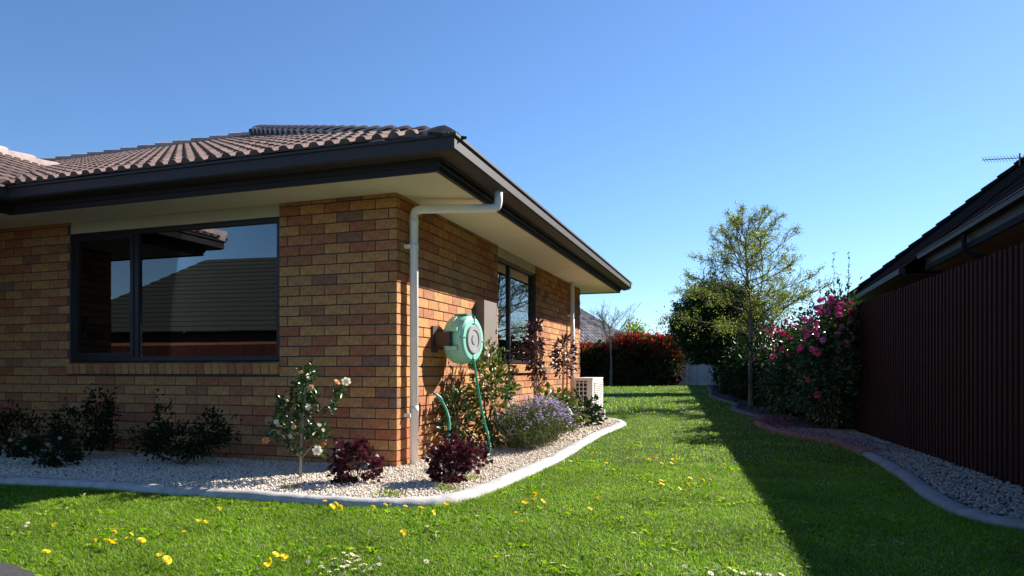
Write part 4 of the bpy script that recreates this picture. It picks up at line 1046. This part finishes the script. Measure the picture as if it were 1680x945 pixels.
# clipped dark evergreen behind it
eb = np.array([2.2, 22.5, 0]); rng = np.random.default_rng(31); ev = empty('evergreen_tree', eb, 'dense dark rounded evergreen tree with short bare trunk', 'tree')
mb = MB(); mb.tube([eb, eb + [-.05, 0, .5], eb + [-.18, 0, 1.1], eb + [-.25, 0, 1.9], eb + [-.3, 0, 2.6]], [.16, .14, .12, .10, .06], 9)
for k in range(8):
    a = k * .785; mb.tube([eb + [-.2, 0, 1.2], eb + [-.2 + .4 * math.cos(a), .4 * math.sin(a), 1.8], eb + [-.25 + .9 * math.cos(a), .9 * math.sin(a), 2.5]], [.07, .05, .02], 6)
mb.build('trunk', M['bark'], ev, smooth=True)
n = 19000; P, Dd = clump_points(eb + [-.15, 0, 2.4], (1.58, 1.4, 1.58), n, 420, .085, .62, -.82)
Dd[:, 2] -= .15
leaves('crown', P, Dd, rng.uniform(.08, .15, n), rng.uniform(.04, .07, n), M['lf_tree'], ev, up=.45)
n = 3000; P, Dd = clump_points(eb + [-.35, 0, 2.45], (1.0, 1.05, 1.2), n, 120, .2, .1, -.9)
leaves('crown_inner', P, Dd, .22, .13, M['lf_tree'], ev, up=.45)

# red hedge and far greenery
def hedge(base, rad, n, nred, label, cat='hedge', zc=None):
    base = np.asarray(base, float); o = empty('photinia_hedge', base, label, cat, 'photinia hedge at the far end')
    zc = rad[2] * .95 if zc is None else zc
    P, Dd = clump_points(base + [0, 0, zc], rad, n, 150, .12, .55, -.95, 0, .6); P[:, 2] = np.maximum(P[:, 2], .02)
    leaves('foliage', P, Dd, rng.uniform(.12, .19, n), rng.uniform(.06, .10, n), M['lf_greenphot'], o, up=.45)
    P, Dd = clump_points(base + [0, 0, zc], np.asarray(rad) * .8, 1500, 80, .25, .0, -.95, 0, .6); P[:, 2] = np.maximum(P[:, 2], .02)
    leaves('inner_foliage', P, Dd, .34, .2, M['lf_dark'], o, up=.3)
    P, Dd = clump_points(base + [0, 0, zc], (rad[0] * 1.05, rad[1] * 1.05, rad[2] * 1.05), nred * 4, 150, .10, .8, -.5, .35, .6)
    hh = (P[:, 2] - base[2]) / (rad[2] * 2); kp = rng.random(len(P)) < np.clip(hh * 1.5 - .45, .02, 1); P, Dd = P[kp], Dd[kp]; Dd[:, 2] += .5
    leaves('new_growth', P, Dd, rng.uniform(.13, .2, len(P)), rng.uniform(.06, .10, len(P)), M['lf_red'], o, up=.35)
    return o
hedge((-1.95, 35.6, 0), (1.65, 1.0, 1.25), 10000, 2600, 'large photinia hedge with bright red new growth at lawn end')
hedge((-4.75, 34.9, 0), (1.6, 1.0, 1.02), 8000, 1300, 'lower photinia hedge behind the house corner and bare tree')
shrub('tall_photinia', (-1.0, 37.2, 0), (.7, .6, 1.75), 500, 40, (.12, .2), (.05, .09), 'lf_red', 'sparse reddish shrub poking above the red hedge', 'shrub', six=False, sig=.25, stems=6)
bt = np.array([-3.45, 33.6, 0]); bare = empty('bare_tree', bt, 'leafless pale tree in front of the hedge beside the house', 'tree')
rng = np.random.default_rng(5)
trunk, br, tw = grow(bt, 3.3, 3.6, 3, .075, first=.66, n1=18, upward=.5, twigs=4, lead=1.0, l2=.42, wander=.13)
trunk.build('trunk', M['bark'], bare, smooth=True); br.build('branches', M['twig'], bare, kind='stuff')
bt2 = np.array([-6.3, 36.5, 0]); bare2 = empty('bare_tree', bt2, 'smaller leafless tree close to the house gutter end', 'tree')
trunk, br, tw = grow(bt2, 3.6, 1.8, 3, .05, first=.5, n1=12, upward=.7, twigs=3, lead=.95, l2=.5, wander=.14)
trunk.build('trunk', M['bark'], bare2, smooth=True); br.build('branches', M['twig'], bare2, kind='stuff')
shrub('garden_tree', (-3.6, 43, 0), (.9, .9, 1.5), 1800, 40, (.14, .22), (.08, .12), 'lf_spring', 'yellow green treetop beside the distant tiled roof', 'tree', six=False, zc=2.3)
# ------------------------------------------------------------------ lawn: grass, dandelions, daisies
def lawn_ok(X, Y):
    ok = ~in_poly(X, Y, BED_L) & ~in_poly(X, Y, BED_R) & ~in_poly(X, Y, DRIVE)
    ok &= ~((X < 0) & (Y > -.2) & (Y < YE + .3)) & (X > -9) & (X < fence_x(Y) - .05) & (Y < 36.8)
    return ok
KALL = np.array([(p[0], p[1]) for p in KLs] + [(p[0], p[1]) for p in KRs[:140]])
def off_kerb(X, Y, d):
    ok = np.ones(len(X), bool)
    for i in range(0, len(X), 4000):
        q = np.stack([X[i:i + 4000], Y[i:i + 4000]], 1); ok[i:i + 4000] = ((q[:, None] - KALL[None]) ** 2).sum(-1).min(1) > d * d
    return ok
def bumpy(X, Y):
    return (np.sin(X * 3.1 + 1.3 * np.sin(Y * 2.3)) + np.sin(Y * 4.1 + 1.7 * np.sin(X * 2.9 + .5)) + .7 * np.sin(X * 9 + Y * 7) + .7 * np.sin(X * 6.3 - Y * 11)) / 3.4
def grass(n, d0, d1, h, wd, power):
    u = rng.random(n); D_ = (d0 ** power + u * (d1 ** power - d0 ** power)) ** (1 / power)
    lat = rng.uniform(-.80, .92, n) * D_
    X = CAM[0] + R_[0] * lat + F_[0] * D_; Y = CAM[1] + R_[1] * lat + F_[1] * D_
    ok = lawn_ok(X, Y); X, Y, D_ = X[ok], Y[ok], D_[ok]
    if d0 < 8:
        ok = off_kerb(X, Y, .060); X, Y, D_ = X[ok], Y[ok], D_[ok]
    n = len(X); b = bumpy(X, Y)
    P = np.stack([X, Y, np.full(n, -.002)], 1)
    H = h * rng.uniform(.45, 1.25, n) * (1 + .30 * b); lean = np.abs(rng.normal(.75, .55, n)); bend = rng.uniform(0, 1.0, n)
    return blades(P, H, wd * rng.uniform(.6, 1.35, n), lean, bend, rng.uniform(0, 6.283, n))
parts = [grass(460000, 2.2, 6.5, .021, .0032, 1.25), grass(140000, 6.5, 14, .025, .0068, 1.2), grass(90000, 14, 43, .045, .020, 1.15)]
off = 0; VV, TT, QQ = [], [], []
for v, t, q in parts: VV.append(v); TT.append(t + off); QQ.append(q + off); off += len(v)
tag(link('grass', np_mesh('grass', np.concatenate(VV), np.concatenate(TT), np.concatenate(QQ)), M['grass']), 'short green lawn grass stretching from the drive to the far fence', 'grass', kind='stuff')
del VV, TT, QQ, parts
# broad-leaved weeds in the turf
n = 2600; D_ = rng.uniform(2.5, 7, n); lat = rng.uniform(-.75, .6, n) * D_; X = CAM[0] + R_[0] * lat + F_[0] * D_; Y = CAM[1] + R_[1] * lat + F_[1] * D_
ok = lawn_ok(X, Y) & (bumpy(X * 1.7 + 3, Y * 1.7) > .15); X, Y = X[ok], Y[ok]; ok = off_kerb(X, Y, .12); X, Y = X[ok], Y[ok]; n = len(X)
P = np.repeat(np.stack([X, Y, np.full(n, .008)], 1), 4, 0); a = rng.uniform(0, 6.283, len(P))
o = leaves('clover', P, np.stack([np.cos(a), np.sin(a), rng.uniform(.2, .8, len(P))], 1), rng.uniform(.02, .045, len(P)), rng.uniform(.008, .016, len(P)), M['grass'], None, up=.6)
tag(o, 'flat broad leaved weeds scattered through the near lawn', 'weeds')
def dandelion_meshes():
    mb = MB()
    for ring, (n, r, z, t) in enumerate(((16, .019, .0, .15), (14, .015, .002, .4), (10, .009, .004, .7))):
        for k in range(n):
            th = 2 * math.pi * (k + .5 * ring) / n; w_ = .0026; c, s = math.cos(th), math.sin(th); e, q = r * math.cos(t), r * math.sin(t) + z
            mb.add([(-s * w_ * .4, c * w_ * .4, z), (s * w_ * .4, -c * w_ * .4, z), (e * c + s * w_, e * s - c * w_, q), (e * c - s * w_, e * s + c * w_, q)], [(0, 1, 2, 3)])
    h = mb.mesh('flower_head'); h.materials.append(M['yellow'])
    s_ = MB().tube([(0, 0, -.045), (0, 0, .001)], .0022, 5).mesh('stalk'); s_.materials.append(M['lf_spring'])
    mb = MB()
    for k in range(11):
        th = 2 * math.pi * k / 11; w_ = .0026; c, s = math.cos(th), math.sin(th)
        mb.add([(0, 0, 0), (.007 * c + s * w_, .007 * s - c * w_, .001), (.012 * c, .012 * s, .002), (.007 * c - s * w_, .007 * s + c * w_, .001)], [(0, 1, 2, 3)])
    p = mb.mesh('petals'); p.materials.append(M['white'])
    ey = MB().lathe([(.0038, 0), (.003, .0025), (.0, .0032)], (0, 0, .001), (0, 0, 1), (1, 0, 0), 8).mesh('flower_eye'); ey.materials.append(M['yellow'])
    return h, s_, p, ey
HD, SK, PT, EY = dandelion_meshes()
def bloom_at(name, p, tilt, s, meshes, label, cat, group):
    o = empty(name, (p[0], p[1], 0.0), label, cat, group)
    m = Matrix.Translation(Vector(p)) @ Matrix.Rotation(tilt[0], 4, 'X') @ Matrix.Rotation(tilt[1], 4, 'Y') @ Matrix.Rotation(random.uniform(0, 6), 4, 'Z') @ Matrix.Scale(s, 4)
    for nm, me in meshes:
        c = bpy.data.objects.new(nm, me); COL.objects.link(c); place(c, o, m)
DAND = {'yellow dandelion in the near lawn group at lower left': [(76, 906), (155, 888), (174, 886), (180, 889), (185, 892), (190, 887), (208, 884), (215, 877), (187, 873), (262, 911), (274, 919), (232, 887)],
        'yellow dandelion standing alone near the shadow at left': [(89, 861)],
        'yellow dandelion in lawn between path and front kerb': [(326, 855), (338, 856), (302, 873), (361, 834)],
        'yellow dandelion beside white daisies at bottom centre left': [(437, 927), (444, 920), (466, 914), (452, 910)],
        'yellow dandelion close under the front kerb curve': [(533, 823), (545, 831), (551, 827), (558, 833), (612, 832), (632, 829), (641, 829), (665, 831), (690, 834), (711, 841), (732, 827), (735, 823)],
        'single yellow dandelion in open lawn below the kerb curve': [(662, 873)],
        'yellow dandelion in the middle of the sunny lawn': [(877, 811), (875, 821), (891, 822), (846, 842), (858, 856), (861, 825), (968, 835), (938, 838), (986, 809), (979, 819)],
        'lone yellow dandelion in the near lawn centre': [(813, 915)],
        'distant yellow dandelion in the sunny lawn near shadow edge': [(920, 769), (946, 754), (972, 744), (995, 760), (997, 755), (1006, 771), (1045, 749), (1030, 752), (1066, 753), (1071, 750), (1078, 751), (1086, 760), (1102, 760), (1104, 754), (1110, 754), (1138, 752), (1067, 792), (1085, 789), (1086, 795), (1115, 801), (1128, 796), (1132, 785), (1153, 788), (1165, 787), (1188, 762)]}
for lab, pts in DAND.items():
    for x, y in pts:
        p = ground(x, y, .042); bloom_at('dandelion', p, (rng.normal(.15, .4), rng.normal(0, .4)), rng.uniform(.7, 1.1), (('flower_head', HD), ('stalk', SK)), lab, 'dandelion', lab.replace('yellow dandelion', 'dandelions'))
DAISY = {'white daisy in the patch at bottom centre of the lawn': [(564, 907), (570, 911), (578, 910), (576, 917), (561, 919), (548, 917), (544, 925), (562, 930), (570, 928), (585, 920), (592, 927), (599, 926), (590, 918), (613, 928), (621, 916), (527, 929), (530, 932), (565, 941), (506, 922), (608, 933), (553, 935), (581, 934), (596, 938), (622, 926), (540, 938), (572, 922), (586, 913)],
         'white daisy at lower left near the path': [(12, 866), (38, 860), (43, 863), (46, 858)],
         'white daisy in the bottom patch beside the long shadow': [(1124, 929), (1141, 939), (1159, 932), (1176, 930), (1172, 935), (1187, 938), (1206, 937), (1245, 942), (1282, 943), (1166, 941), (1219, 941), (1233, 938), (1262, 943)],
         'small white daisy in the mid lawn': [(833, 912), (828, 908), (892, 795), (952, 750), (1147, 872), (700, 921), (465, 920)]}
for lab, pts in DAISY.items():
    for x, y in pts:
        p = ground(x, y, .034); bloom_at('daisy', p, (rng.normal(.15, .3), rng.normal(0, .3)), rng.uniform(.85, 1.2), (('petals', PT), ('flower_eye', EY), ('stalk', SK)), lab, 'daisy', lab.replace('white daisy', 'daisies'))
